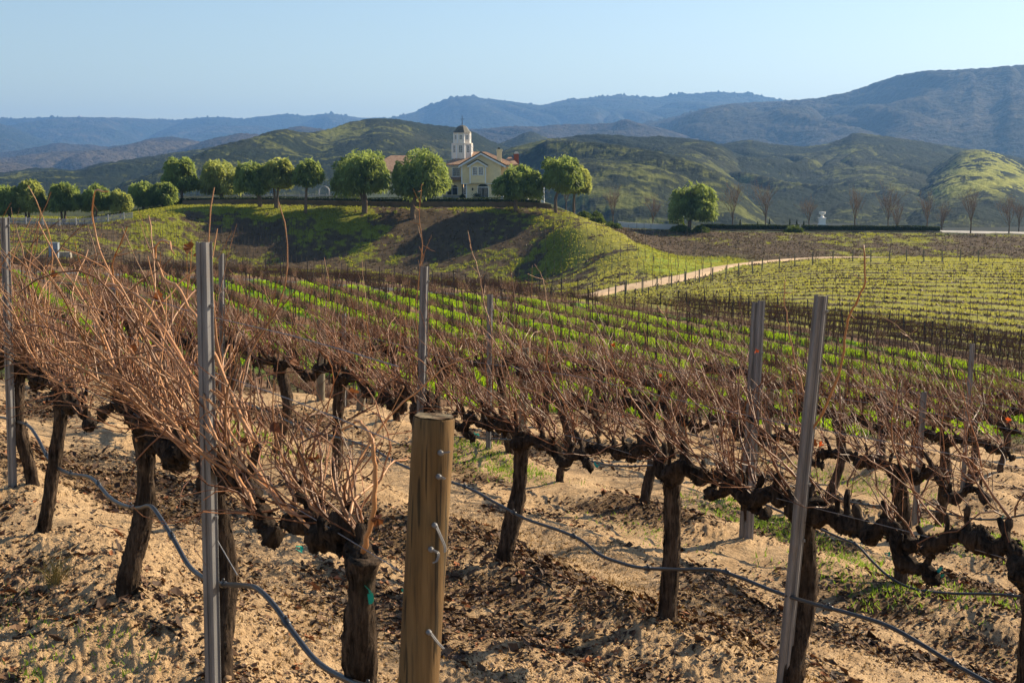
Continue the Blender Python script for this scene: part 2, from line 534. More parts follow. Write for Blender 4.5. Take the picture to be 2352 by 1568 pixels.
def build_ground():
    th_d = np.radians(np.arange(-25.0, 25.001, 0.056))
    th = np.concatenate([np.radians(np.linspace(-180, -26, 50)), th_d, np.radians(np.linspace(26, 180, 50))])
    r = np.concatenate([np.linspace(0.3, 3.3, 10), np.geomspace(3.4, 24, 430), np.linspace(24.3, 62, 45), np.linspace(62.5, 150, 160),
                        np.linspace(150.5, 246, 190), np.linspace(248, 440, 40), np.geomspace(460, 30000, 24)])
    R, TH = np.meshgrid(r, th, indexing='ij')
    X = R * np.sin(TH); Y = R * np.cos(TH)
    front = np.abs(TH) < 0.5
    Zz = z_base(X, Y)
    m = front & (R < 42)
    Zz[m] += z_micro(X[m], Y[m])
    # small hummocks of grass and clods on the far slopes
    fm = front & (R > 60) & (R < 260)
    Zz[fm] += 0.22 * (fbm(X[fm] * 0.45, Y[fm] * 0.45, 51, 3) - 0.5) + 0.16 * (fbm(X[fm] * 1.4, Y[fm] * 1.4, 52, 2) - 0.5)
    col = zone_colour(X, Y)
    near = 1 - sstep(40, 58, R)
    V = np.stack([X, Y, Zz], -1).reshape(-1, 3)
    nr, nc = R.shape
    me = mesh_np("ground", V, grid_q(nr, nc), None, {"tint": col.reshape(-1, 3), "near": near.ravel(), "litter": litter_field(X, Y).ravel()})
    g = G("sandy_soil")
    p = g.pos()
    big = g.noise(p, 0.9, 4); mid = g.noise(p, 5.0, 5); fine = g.noise(p, 34.0, 5, 0.65); vf = g.noise(p, 120.0, 3, 0.6)
    sand = g.mix(g.rng(mid, 0.3, 0.72), (0.47, 0.312, 0.165), (0.71, 0.507, 0.29))
    sand = g.mix(g.rng(fine, 0.50, 0.72, 0, 0.65), sand, (0.30, 0.185, 0.10))
    sand = g.mix(g.rng(vf, 0.56, 0.72, 0, 0.6), sand, (0.21, 0.125, 0.07))
    # trampled litter: dark crumbs where the low-frequency field is high
    patch = g.attr("litter")
    crumbs = g.math('ADD', g.math('MULTIPLY', fine, 0.50), g.math('MULTIPLY', patch, 0.80))
    crumbs = g.math('ADD', crumbs, g.math('MULTIPLY', vf, 0.25))
    cr = g.rng(crumbs, 0.80, 0.96)
    sand = g.mix(g.math('MULTIPLY', cr, 0.85), sand, g.mix(g.rng(vf, .35, .65), (0.045, 0.026, 0.013), (0.17, 0.105, 0.055)))
    tint = g.mix(g.rng(mid, 0.25, 0.75, 0.7, 1.25), (0, 0, 0), g.attr("tint", True))
    tint = g.mix(0.55, g.attr("tint", True), tint)
    col = g.mix(g.attr("near"), tint, sand)
    h = g.math('ADD', g.math('MULTIPLY', fine, 1.0), g.math('MULTIPLY', vf, 0.45))
    h = g.math('ADD', h, g.math('MULTIPLY', mid, 1.6))
    h = g.math('MULTIPLY', h, g.math('ADD', g.math('MULTIPLY', g.attr('near'), .95), .05))
    g.bsdf(col, 0.95, h, 0.9, 0.045, 0, 0.1)
    kind(link("ground", me, g.m), "structure")
build_ground()

# sandy farm track along the top of the right-hand field
def ribbon(name, pts, width, mat, lift=0.05, thick=0.06, n=160, across=7):
    C = smooth_path(np.array(pts)[:, :2], n)
    t = np.gradient(C, axis=0); t /= np.linalg.norm(t, axis=1, keepdims=True)
    nn = np.stack([-t[:, 1], t[:, 0]], 1)
    wd = np.broadcast_to(np.asarray(width, float), (n,)) if np.ndim(width) == 0 else np.interp(np.linspace(0, 1, n), np.linspace(0, 1, len(width)), width)
    k = np.linspace(-1, 1, across)
    wob = 0.25 * (fbm(np.arange(n) * 0.2, np.zeros(n), 61, 3) - 0.5)
    P = C[:, None, :] + nn[:, None, :] * (k[None, :, None] * wd[:, None, None] / 2 + wob[:, None, None])
    z = Z(P[..., 0], P[..., 1]) + lift
    if across > 4:
        z[:, 0] -= lift + thick; z[:, -1] -= lift + thick
    V = np.concatenate([P, z[..., None]], -1).reshape(-1, 3)
    return link(name, mesh_np(name, V, grid_q(n, across)), mat)

g = G("track_dirt"); p = g.pos()
nz = g.noise(p, 0.8, 5)
M_TRACK = g.bsdf(g.mix(g.rng(nz, 0.3, 0.7), (0.46, 0.33, 0.20), (0.68, 0.51, 0.33)), 0.95, g.noise(p, 3, 4), 0.4, 0.1, 0, 0.1)
_trk = [hit(*q, dmin=118) for q in [(1325, 684), (1400, 670), (1500, 652), (1580, 636), (1640, 620), (1720, 607), (1800, 599), (1880, 594.5), (1960, 593), (2060, 594)]]
_trk = np.array(_trk)
kind(ribbon("dirt_track", _trk, [3.0, 3.8, 4.0, 3.9, 4.0, 4.4, 4.2, 3.6, 2.8, 1.4], M_TRACK, 0.22), "structure")
M_LANE = mat_plain("lane_asphalt", (0.16, 0.155, 0.15), 0.9, 0.12, 0.5)
_lane = np.array([[u * (y_bound(u) - 2.5), y_bound(u) - 2.5, 0] for u in np.linspace(-0.45, 0.0, 14)])
kind(ribbon("gravel_lane", _lane, 1.9, M_LANE, 0.08), "structure")
M_ROAD = mat_plain("pale_road", (0.46, 0.44, 0.40), 0.9, 0.08, 0.4)
_road = np.array([at(px, py, 241) for px, py in [(2120, 527), (2200, 529), (2280, 533), (2352, 537), (2480, 543)]])
kind(ribbon("terrace_road", _road, 4.5, M_ROAD, 0.15), "structure")

# ------------------------------------------------------------------ hills and mountains
def hill_mat(name, bump_scale, bd, rough=0.95):
    g = G(name); p = g.pos()
    t = g.attr("tint", True)
    nz = g.noise(p, bump_scale, 5, 0.65)
    col = g.mix(g.rng(nz, 0.3, 0.7, 0.0, 1.0), g.mix(1.0, t, (0.62, 0.66, 0.66), 'MULTIPLY'), g.mix(1.0, t, (1.35, 1.3, 1.25), 'MULTIPLY'))
    return g.bsdf(col, rough, nz, 1.0, bd, 0, 0.05)
M_HILL = hill_mat("chaparral", 0.16, 2.2)
M_MOUNT = hill_mat("mountain_scrub", 0.035, 16)
M_FAR = hill_mat("mountain_forest", 0.02, 30)

def ridge(name, pts, D, front, back, base, mat, pal, nu=600, nt=150, relief=0.25, L=120.0, seed=0, shrub=1.5, grass=None, tree_line=0.0, skew=0.0, p0=None, p1=None, shape=0.8):
    """a hill whose crest passes through the given pixels at distance D: front slope, crest, back slope"""
    pts = sorted(pts)
    xs = [a for a, b in pts]; ys = [b for a, b in pts]
    px = np.linspace(xs[0] if p0 is None else p0, xs[-1] if p1 is None else p1, nu)
    u = (px - 1176) / F
    Dd = np.interp(px, *D) if isinstance(D, tuple) else np.full(nu, float(D))
    def gb(a, s):
        k = np.exp(-0.5 * (np.arange(-3 * s, 3 * s + 1) / s) ** 2); k /= k.sum()
        return np.convolve(np.pad(a, 3 * s, 'edge'), k, 'valid')
    step = (px[-1] - px[0]) / nu
    cy = gb(np.interp(px, xs, ys), max(2, int(7 / step)))
    cz = zy(cy) * Dd; czs = gb(cz, max(4, int(45 / step)))
    t = np.concatenate([np.linspace(0, 1, nt), 1 + np.linspace(0, 1, 40)[1:]])
    Tt, U = np.meshgrid(t, u, indexing='ij')
    depth = np.where(Tt < 1, Dd - front * (1 - Tt), Dd + back * (Tt - 1))
    S = np.where(Tt < 1, np.sin(np.clip(Tt, 0, 1) * pi / 2) ** shape * 0.55 + 0.45 * np.clip(Tt, 0, 1), np.cos(np.clip(Tt - 1, 0, 1) * pi / 2))
    X = U * depth
    xx = X / L + skew * depth / L
    yy = depth / (L * 4.5)
    warp = fbm(X / (L * 1.5), depth / (L * 1.5), seed + 3, 2) - 0.5
    xw = xx + 1.1 * warp
    b1 = np.abs(2 * vnoise(xw * .75, yy * .55, seed) - 1); b2 = np.abs(2 * vnoise(xw * 1.9 + .6 * warp, yy * 1.5 + 7, seed + 1) - 1)
    b3 = np.abs(2 * vnoise(xw * 4.6, yy * 5 + 3, seed + 2) - 1)
    rl = .62 * b1 + .27 * b2 * (.4 + b1) + .10 * b3 - .38
    env = np.sin(np.clip(Tt, 0, 1) * pi) ** 0.7 * 0.9 + 0.10
    env = np.where(Tt > 1, 0.10 * (2 - Tt), env)
    ct = np.where(Tt < 1, np.clip(Tt, 0, 1) ** 3, 1.0)
    H = np.maximum(czs + (cz - czs) * ct - base, 1.0)
    z = base + H * S + relief * H.mean() * rl * env
    want = zy(cy)
    for it in range(5):            # settle the crest on its outline
        vis = (z / depth); idx = vis.argmax(0)
        dz = (want - vis.max(0)) * depth[idx, np.arange(nu)]
        dz = gb(dz, 7)
        loc = np.exp(-((Tt - gb(Tt[idx, np.arange(nu)], 14)[None]) / .35) ** 2)
        z = z + dz * np.maximum(np.clip(S, 0, 1) ** 1.5, loc)
    bush = fbm(X / (2.2 * shrub), depth / (2.2 * shrub), seed + 9, 3)
    z = z + shrub * (bush - 0.5) * 1.2
    if tree_line:
        tl = np.clip(0.6 * vnoise(X / (tree_line * 0.55), depth * 0.02, seed + 77) + 0.4 * vnoise(X / (tree_line * 3), depth * 0.01, seed + 78) - 0.45, 0, 1) * 1.6
        z = z + tree_line * tl * np.exp(-((Tt - 1) / 0.012) ** 2)
    n1 = fbm(X / (L * 0.8), depth / (L * 0.8), seed + 21, 4); n2 = fbm(X / (L * 0.12), depth / (L * 0.12), seed + 22, 4)
    c1, c2, c3 = [np.array(c) for c in pal]
    f = np.clip((n1 - 0.35) * 2.2, 0, 1)[..., None]
    col = c1 * (1 - f) + c2 * f
    gmask = sstep(0.60, 0.76, 0.40 * n1 + 0.60 * n2 + 0.10 * sstep(0.0, 0.12, rl) + 0.12 * (bush < 0.4))
    if grass is not None:
        mw = grass(U * F + 1176, zy_to_py(z / depth), n1, n2)[..., None]
        col = col * (1 - mw) + np.array([0.24, 0.25, 0.055]) * mw
        gmask = gmask * (1 - mw[..., 0])
    col = col * (1 - gmask[..., None]) + c3 * gmask[..., None]
    col = col * (0.75 + 0.5 * (bush[..., None] ** 1.0))
    V = np.stack([X, depth, z], -1).reshape(-1, 3)
    me = mesh_np(name, V, grid_q(len(t), nu)[:, ::1], None, {"tint": col.reshape(-1, 3)})
    return kind(link(name, me, mat), "structure")

def zy_to_py(k):
    a = np.arctan(k) + PITCH
    return 784.0 - F * np.tan(a)

PAL_H = ((0.015, 0.022, 0.011), (0.032, 0.035, 0.017), (0.105, 0.115, 0.030))
PAL_M = ((0.038, 0.036, 0.028), (0.062, 0.052, 0.038), (0.085, 0.072, 0.052))
PAL_F = ((0.022, 0.032, 0.022), (0.038, 0.045, 0.032), (0.065, 0.062, 0.045))

def meadow(px, py, n1, n2):
    a = sstep(2130, 2200, px + 0.9 * (py - 400)) * sstep(333, 352, py) * sstep(475, 430, py + 0.05 * (px - 2200))
    band = np.exp(-((py - (438 - 0.13 * (px - 2150))) / 9) ** 2) * sstep(2120, 2190, px)
    a = a * sstep(0.46, 0.50, 0.20 * n1 + 0.80 * n2 + 0.004)
    return np.clip(np.maximum(a, band * 0.95), 0, 1)

ridge("hill", [(-260, 412), (-120, 404), (0, 399), (37, 394), (87, 387), (125, 386), (180, 393), (225, 378), (295, 368), (375, 356), (475, 342), (588, 317), (633, 301), (663, 298), (713, 307), (763, 297), (813, 279), (863, 273), (908, 274), (988, 286), (1063, 293), (1100, 309), (1138, 328), (1200, 352), (1280, 420), (1330, 470)],
      1700, 950, 700, -34, M_HILL, PAL_H, nu=900, nt=170, relief=0.75, L=150, seed=1, shrub=2.4)
ridge("hill", [(1100, 345), (1176, 320), (1195, 309), (1213, 301), (1233, 307), (1258, 319), (1300, 345), (1380, 400)],
      2300, 600, 500, -34, M_HILL, PAL_H, nu=240, nt=80, relief=0.15, L=110, seed=5, shrub=2.8)
ridge("hill", [(1020, 420), (1100, 372), (1176, 340), (1258, 320), (1326, 312), (1368, 308), (1451, 314), (1513, 313), (1576, 318), (1626, 325), (1651, 332), (1676, 347), (1751, 422), (1800, 462), (1860, 510)],
      1500, 800, 600, -34, M_HILL, PAL_H, nu=760, nt=190, relief=1.05, L=125, seed=12, shrub=2.2, skew=0.30)
ridge("hill", [(1560, 400), (1610, 345), (1651, 331), (1713, 321), (1764, 331), (1839, 337), (1889, 332), (1926, 320), (1951, 306), (1989, 308), (2089, 322), (2201, 341), (2300, 356), (2420, 380), (2600, 420)],
      1900, 1150, 600, -34, M_HILL, PAL_H, nu=820, nt=200, relief=1.2, L=150, seed=23, shrub=2.4, skew=-0.3)
ridge("hill", [(1960, 512), (2040, 460), (2120, 395), (2201, 345), (2251, 344), (2301, 361), (2326, 374), (2352, 389), (2420, 420), (2560, 470)],
      1550, 850, 500, -34, M_HILL, PAL_H, nu=520, nt=170, relief=0.8, L=90, seed=33, shrub=2.2, grass=meadow)
ridge("mountain", [(-300, 365), (-150, 356), (0, 352), (50, 347), (100, 337), (140, 328), (187, 333), (220, 332), (250, 339), (300, 332), (357, 318), (405, 314), (470, 326), (540, 345), (620, 370)],
      4600, 1500, 1200, -40, M_MOUNT, PAL_M, nu=700, nt=150, relief=1.1, L=330, seed=41, shrub=6)
ridge("mountain", [(-300, 385), (-100, 376), (0, 373), (50, 375), (85, 387), (130, 398), (200, 410)],
      3000, 600, 800, -30, M_MOUNT, PAL_M, nu=300, nt=70, relief=0.3, L=200, seed=47, shrub=4)
ridge("mountain", [(330, 375), (412, 347), (487, 320), (550, 307), (588, 307), (640, 316), (700, 334), (760, 350)],
      3600, 900, 1000, -30, M_MOUNT, PAL_M, nu=320, nt=90, relief=.7, L=240, seed=53, shrub=5)
ridge("mountain", [(580, 318), (640, 302), (663, 296), (695, 289), (748, 297), (800, 312), (860, 330)],
      4000, 900, 1000, -30, M_MOUNT, PAL_M, nu=240, nt=80, relief=0.25, L=240, seed=57, shrub=5)
ridge("mountain", [(980, 330), (1040, 303), (1075, 297), (1125, 295), (1176, 290), (1246, 291), (1263, 286), (1351, 285), (1401, 283), (1433, 273), (1471, 285), (1520, 296), (1600, 320)],
      3900, 1000, 1200, -30, M_MOUNT, PAL_M, nu=560, nt=110, relief=0.9, L=250, seed=61, shrub=5)
ridge("mountain", [(1380, 310), (1471, 285), (1551, 267), (1601, 254), (1663, 240), (1713, 236), (1764, 235), (1871, 226), (1939, 212), (1989, 194), (2039, 176), (2114, 163), (2214, 160), (2289, 153), (2352, 148), (2460, 142), (2640, 150), (2800, 175)],
      5200, 2400, 1500, -40, M_MOUNT, ((0.030, 0.032, 0.022), (0.050, 0.046, 0.032), (0.080, 0.070, 0.048)), nu=1000, nt=240, relief=0.85, L=470, seed=71, shrub=7, tree_line=10)
ridge("mountain", [(-300, 262), (-150, 268), (0, 280), (50, 295), (100, 317), (135, 327), (200, 345)],
      6800, 1800, 1500, -60, M_FAR, PAL_F, nu=300, nt=80, relief=0.3, L=520, seed=83, shrub=9)
ridge("mountain", [(-300, 276), (-100, 275), (0, 273), (75, 272), (120, 270), (180, 270), (250, 270), (312, 272), (400, 277), (475, 270), (537, 270), (555, 275), (588, 270), (668, 262), (708, 267), (763, 260), (800, 267), (838, 272), (875, 270), (940, 275), (1040, 290)],
      9000, 2600, 2000, -60, M_FAR, PAL_F, nu=1000, nt=150, relief=0.6, L=620, seed=91, shrub=10, tree_line=20)
ridge("mountain", [(820, 285), (905, 271), (958, 257), (1000, 236), (1050, 223), (1078, 221), (1125, 228), (1176, 234), (1243, 243), (1288, 232), (1338, 227), (1421, 218), (1476, 223), (1508, 223), (1551, 217), (1651, 211), (1726, 217), (1764, 226), (1800, 232), (1900, 236), (2000, 250)],
      7800, 2500, 2000, -60, M_FAR, PAL_F, nu=1000, nt=160, relief=0.65, L=560, seed=97, shrub=9, tree_line=18)

# ------------------------------------------------------------------ the house on the hill
M_STUCCO = mat_plain("cream_stucco", (0.92, 0.74, 0.43), 0.9, 0.06, 1.5, bump=0.2)
M_TRIM = mat_plain("white_trim", (0.86, 0.85, 0.82), 0.6, 0.03, 2.0)
M_TOWER = mat_plain("tower_paint", (0.84, 0.75, 0.63), 0.7, 0.04, 2.0)
M_GLASS = mat_plain("window_glass", (0.035, 0.045, 0.05), 0.12, 0.2, 1.0, spec=0.6)
M_PANE = mat_plain("curtained_glass", (0.17, 0.18, 0.16), 0.2, 0.2, 2.0, spec=0.6)
M_DARK = mat_plain("dark_paint", (0.018, 0.026, 0.024), 0.5, 0.2, 3.0)
M_STONE = mat_plain("grey_stone", (0.26, 0.24, 0.21), 0.9, 0.15, 1.2, bump=0.3)
M_DOME = mat_plain("slate_dome", (0.13, 0.13, 0.11), 0.6, 0.2, 3.0)
M_CHIM = mat_plain("brick_red", (0.24, 0.075, 0.045), 0.9, 0.2, 8.0)
M_METAL = mat_plain("bright_metal", (0.5, 0.5, 0.5), 0.35, 0.1, 3.0, metal=0.8)
M_PICKET = mat_plain("weathered_white_paint", (0.42, 0.42, 0.43), 0.8, 0.1, 1.0)
M_WHITEWALL = mat_plain("white_wall", (0.66, 0.66, 0.66), 0.8, 0.05, 0.6)
def tile_mat():
    g = G("roof_tiles"); p = g.obj()
    w = g.n("TexWave", {"Scale": 1.9, "Distortion": 0.6, "Vector": p}, wave_type='BANDS', bands_direction='Z')
    nz = g.noise(p, 2.2, 4)
    c = g.mix(g.rng(nz, 0.3, 0.7), (0.27, 0.16, 0.10), (0.46, 0.315, 0.21))
    c = g.mix(g.rng(w.outputs[0], 0.0, 0.35, 0.55, 0.0), c, (0.09, 0.05, 0.035))
    return g.bsdf(c, 0.85, w.outputs[0], 0.5, 0.06)
M_TILE = tile_mat()

def window(name, cx, cz, w, h, y, parent, nx=2, nz=3, glass=None, fw=0.09, mat=None):
    """frame with muntins at plane y (facing -y); pane behind it is its child"""
    m = MB()
    m.box((cx - w / 2 - fw, y - 0.07, cz - h / 2 - fw), (cx + w / 2 + fw, y + 0.004, cz - h / 2))
    m.box((cx - w / 2 - fw, y - 0.07, cz + h / 2), (cx + w / 2 + fw, y + 0.004, cz + h / 2 + fw))
    m.box((cx - w / 2 - fw, y - 0.066, cz - h / 2), (cx - w / 2, y + 0.004, cz + h / 2))
    m.box((cx + w / 2, y - 0.066, cz - h / 2), (cx + w / 2 + fw, y + 0.004, cz + h / 2))
    for i in range(1, nx):
        x = cx - w / 2 + w * i / nx
        m.box((x - 0.022, y - 0.055, cz - h / 2), (x + 0.022, y - 0.02, cz + h / 2))
    for i in range(1, nz):
        z = cz - h / 2 + h * i / nz
        m.box((cx - w / 2, y - 0.051, z - 0.02), (cx + w / 2, y - 0.024, z + 0.02))
    f = m.build(name, mat or M_TRIM, parent)
    MB().box((cx - w / 2, y - 0.03, cz - h / 2), (cx + w / 2, y + 0.02, cz + h / 2)).build("pane", glass or M_GLASS, f)
    return f

def roof_slab(m, a, b, c, d, th=0.16):
    """thick quad roof plane: corners a,b (eave) c,d (ridge)"""
    P = np.array([a, b, c, d], float)
    n = np.cross(P[1] - P[0], P[3] - P[0]); n /= np.linalg.norm(n)
    if n[2] < 0: n = -n
    V = np.vstack([P, P + n * th])
    m.add(V, [(0, 3, 2, 1), (4, 5, 6, 7), (0, 1, 5, 4), (1, 2, 6, 5), (2, 3, 7, 6), (3, 0, 4, 7)])

HOUSE_Y = 262.0
def build_house():
    k = 0.01187
    org = at((1060 + 880 / 6.27) / 1.0884, (270 + 1430 / 6.27) / 1.0884, HOUSE_Y)
    H = tag(empty("hillside_villa", org, 0.0), "cream two storey villa with tiled roof and octagonal white tower on the hilltop", "house")
    X = lambda c: (c - 880) * k
    Zc = lambda c: (1430 - c) * k
    # walls: main gabled block, recessed link, left wing, right wing
    m = MB()
    xl, xr = X(660), X(1205)
    m.box((xl, 0, -1.2), (xr, 11, Zc(1185)))
    ul = X(592)
    apex = (X(893), Zc(745)); el = Zc(905)
    m.prism([(ul, Zc(1185)), (xr, Zc(1185)), (xr, el + .05), apex, (ul, el + .05)], -0.30, 11)
    m.build("wall", M_STUCCO, H)
    m = MB()
    m.box((X(300), 2.6, -1.2), (ul - 0.01, 12, Zc(925)))
    m.build("wall", M_STUCCO, H)
    wl = X(300) - 14.5
    m = MB()
    m.box((wl, 0.8, -1.2), (X(300) - 0.01, 13, Zc(1010)))
    m.build("wall", M_STUCCO, H)
    m = MB()
    m.box((xr + 0.01, 3.5, -1.2), (X(1460), 12, Zc(925)))
    m.build("wall", M_STUCCO, H)
    # oriel bay
    m = MB()
    bl, br = X(718), X(975)
    m.prism([(bl, Zc(1180)), (br, Zc(1180)), (br, Zc(905)), (X(843), Zc(850)), (bl, Zc(905))], -1.15, -0.31)
    bay = m.build("bay_window", M_STUCCO, H)
    m = MB()
    for x in (bl, br - 0.19):
        m = MB(); m.box((x - 0.01, -1.18, Zc(1183)), (x + 0.2, -1.12, Zc(912)))
        m.build("corner_board", M_TRIM, bay)
    for cx in (800, 895):
        window("window", X(cx), Zc(995), 0.74, 1.35, -1.16, bay, 3, 4, M_PANE, 0.12)
    m = MB()
    roof_slab(m, (X(685), -1.5, Zc(912)), (X(685), -0.2, Zc(912)), (X(843), -0.2, Zc(818)), (X(843), -1.5, Zc(818)), 0.12)
    roof_slab(m, (X(1003), -1.5, Zc(912)), (X(1003), -0.2, Zc(912)), (X(843), -0.2, Zc(818)), (X(843), -1.5, Zc(818)), 0.12)
    r = m.build("roof", M_DARK, bay)
    m = MB()
    for sx in (685, 1003):
        P0 = np.array([X(sx), 0, Zc(918)]); P1 = np.array([X(843), 0, Zc(826)])
        m.prism([(P0[0], P0[2] - .02), (P1[0], P1[2] - .02), (P1[0], P1[2] - .27), (P0[0], P0[2] - .27)], -1.56, -1.502)
    m.build("bargeboard", M_TRIM, bay)
    # corner boards
    m = MB()
    m.box((ul - 0.06, -0.36, Zc(1185)), (ul + 0.16, -0.302, Zc(915)))
    m.build("corner_board", M_TRIM, H)
    m = MB()
    m.box((xl - 0.04, -0.06, -0.8), (xl + 0.17, -0.002, Zc(1196)))
    m.build("corner_board", M_TRIM, H)
    m = MB()
    m.box((ul - 0.06, -0.34, Zc(1196)), (xr, -0.30, Zc(1183)))
    m.build("trim_band", M_TRIM, H)
    # main gable roof
    ap = np.array([X(893), 0, Zc(712)])
    m = MB()
    L0 = (X(540), Zc(915)); R0 = (X(1285), Zc(915))
    roof_slab(m, (L0[0], -0.75, L0[1]), (L0[0], 9, L0[1]), (ap[0], 9, ap[2]), (ap[0], -0.75, ap[2]), 0.17)
    roof_slab(m, (R0[0], -0.75, R0[1]), (R0[0], 9, R0[1]), (ap[0], 9, ap[2]), (ap[0], -0.75, ap[2]), 0.17)
    roof = m.build("roof", M_TILE, H)
    m = MB()
    for sx, sz in (L0, R0):
        m.prism([(sx, sz - .03), (ap[0], ap[2] - .03), (ap[0], ap[2] - .36), (sx, sz - .36)], -0.82, -0.752)
    m.build("bargeboard", M_TRIM, roof)
    m = MB()
    for sx, sz in (L0, R0):
        m.prism([(sx, sz + .2), (ap[0], ap[2] + .21), (ap[0], ap[2] - .028), (sx, sz - .028)], -0.80, -0.755)
    m.build("verge", M_DARK, roof)
    # hip roof of the block behind: ridge runs left-right
    m = MB()
    zr = Zc(702); ze = Zc(905)
    xa, xb = X(330), X(1420)
    roof_slab(m, (xa - 0.6, 2.0, ze), (xb + 0.4, 2.0, ze), (X(960), 7.5, zr), (X(730), 7.5, zr), 0.17)
    roof_slab(m, (xa - 0.6, 13.0, ze), (xb + 0.4, 13.0, ze), (X(960), 7.5, zr), (X(730), 7.5, zr), 0.17)
    roof_slab(m, (xa - 0.6, 2.0, ze), (xa - 0.6, 13.0, ze), (X(730), 7.52, zr), (X(730), 7.48, zr), 0.17)
    roof_slab(m, (xb + 0.4, 2.0, ze), (xb + 0.4, 13.0, ze), (X(960), 7.52, zr), (X(960), 7.48, zr), 0.17)
    m.build("roof", M_TILE, H)
    # left wing hip roof, right wing hip roof
    def hip(x0, x1, y0, y1, z0, z1, ins):
        m = MB(); ym = (y0 + y1) / 2
        roof_slab(m, (x0, y0, z0), (x1, y0, z0), (x1 - ins, ym, z1), (x0 + ins, ym, z1), .16)
        roof_slab(m, (x0, y1, z0), (x1, y1, z0), (x1 - ins, ym, z1), (x0 + ins, ym, z1), .16)
        roof_slab(m, (x0, y0, z0), (x0, y1, z0), (x0 + ins, ym + .02, z1), (x0 + ins, ym - .02, z1), .16)
        roof_slab(m, (x1, y0, z0), (x1, y1, z0), (x1 - ins, ym + .02, z1), (x1 - ins, ym - .02, z1), .16)
        return m.build("roof", M_TILE, H)
    hip(wl - 0.6, X(300) + 0.5, 0.1, 13.6, Zc(1015), Zc(760), 5.0)
    hip(X(1215), X(1475), 2.9, 12.6, Zc(900), Zc(785), 1.3)
    # tower: two octagonal stages and a bell-shaped cap
    tx, ty = X(586), 6.2
    m = MB()
    ph = pi / 8 - 0.14
    m.lathe([(1.95, Zc(800)), (1.95, Zc(575)), (2.06, Zc(572)), (2.06, Zc(556))], 8, (tx, ty, 0), ph)
    t = m.build("tower", M_TOWER, H)
    MB().lathe([(1.60, Zc(556) + .003), (1.60, Zc(405)), (1.72, Zc(402)), (1.72, Zc(391))], 8, (tx, ty, 0), ph).build("upper_stage", M_TOWER, t)
    m = MB()
    prof = [(1.78, Zc(391) + .003), (1.66, Zc(376)), (1.32, Zc(350)), (1.08, Zc(318)), (0.92, Zc(300)), (0.62, Zc(282)), (0.22, Zc(272)), (0.05, Zc(270))]
    m.lathe(prof, 8, (tx, ty, 0), ph)
    m.build("dome_roof", M_DOME, t)
    m = MB()
    m.tube([(tx, ty, Zc(272)), (tx, ty, Zc(108))], [0.07, 0.025], 6)
    m.tube([(tx - .35, ty, Zc(178)), (tx + .35, ty, Zc(178))], 0.035, 5)
    m.tube([(tx, ty - .35, Zc(190)), (tx, ty + .35, Zc(190))], 0.035, 5)
    m.lathe([(0.02, Zc(150)), (0.13, Zc(145)), (0.02, Zc(140))], 8, (tx, ty, 0))
    m.lathe([(0.02, Zc(215)), (0.11, Zc(210)), (0.02, Zc(205))], 8, (tx, ty, 0))
    m.build("weathervane", M_DARK, t)
    # tower windows and corner boards on each facet
    for rad, z0, z1, w, h in ((1.95, Zc(800), Zc(575), 0.62, 1.28), (1.60, Zc(556), Zc(405), 0.48, 0.8)):
        ap_r = rad * cos(pi / 8)
        zc = Zc(648) if rad > 1.8 else Zc(465)
        for i in range(8):
            cb = MB()
            a = ph + pi / 8 + i * pi / 4
            av = ph + i * pi / 4
            cb.tube([(tx + (rad + .01) * cos(av), ty + (rad + .01) * sin(av), z0 + .02), (tx + (rad + .01) * cos(av), ty + (rad + .01) * sin(av), z1)], 0.12, 4)
            if sin(av) < 0.75: cb.build("corner_board", M_TRIM, t)
            if sin(a) > 0.5: continue
            fr = MB(); fr.box((-w / 2 - .07, -0.05, -h / 2 - .07), (w / 2 + .07, 0.0, -h / 2)); fr.box((-w / 2 - .07, -0.05, h / 2), (w / 2 + .07, 0, h / 2 + .07))
            fr.box((-w / 2 - .07, -0.045, -h / 2), (-w / 2, 0, h / 2)); fr.box((w / 2, -0.045, -h / 2), (w / 2 + .07, 0, h / 2))
            fr.box((-.02, -0.04, -h / 2), (.02, -0.012, h / 2)); fr.box((-w / 2, -0.036, -.02), (w / 2, -0.014, .02))
            fr.box((-w / 2, -0.036, h / 4 - .015), (w / 2, -0.014, h / 4 + .015)); fr.box((-w / 2, -0.036, -h / 4 - .015), (w / 2, -0.014, -h / 4 + .015))
            loc = (tx + (ap_r + .004) * cos(a), ty + (ap_r + .004) * sin(a), zc)
            f = fr.build("window", M_TRIM, t, loc=loc, rotz=a + pi / 2)
            MB().box((-w / 2, -0.025, -h / 2), (w / 2, -0.002, h / 2)).build("pane", M_PANE, f)
    # chimneys
    m = MB()
    cx0, cx1 = X(1140), X(1215)
    m.box((cx0, 0.6, Zc(930)), (cx1, 1.9, Zc(690)))
    m.box((cx0 - .1, 0.5, Zc(690) + .002), (cx1 + .12, 2.0, Zc(655)))
    ch = m.build("chimney", M_STUCCO, H)
    MB().box((cx0 + .2, 0.9, Zc(655)), (cx1 - .25, 1.6, Zc(632))).build("flue", M_DARK, ch)
    m = MB()
    m.box((X(1405), 6, Zc(940)), (X(1485), 7.2, Zc(735)))
    m.box((X(1400), 5.93, Zc(735) + .002), (X(1491), 7.27, Zc(722)))
    ch = m.build("chimney", M_CHIM, H); ch["label"] = "red brick chimney with arched metal cap"
    m = MB()
    n = 9; rr = (X(1487) - X(1407)) / 2; xc = (X(1487) + X(1407)) / 2
    m.prism([(xc + rr * cos(pi * i / (n - 1)), Zc(721) + rr * 0.85 * sin(pi * i / (n - 1))) for i in range(n)], 6.0, 7.2)
    m.build("chimney_cap", M_METAL, ch)
    # french doors with arched fanlight
    m = MB(); dl, dr = X(848), X(1003)
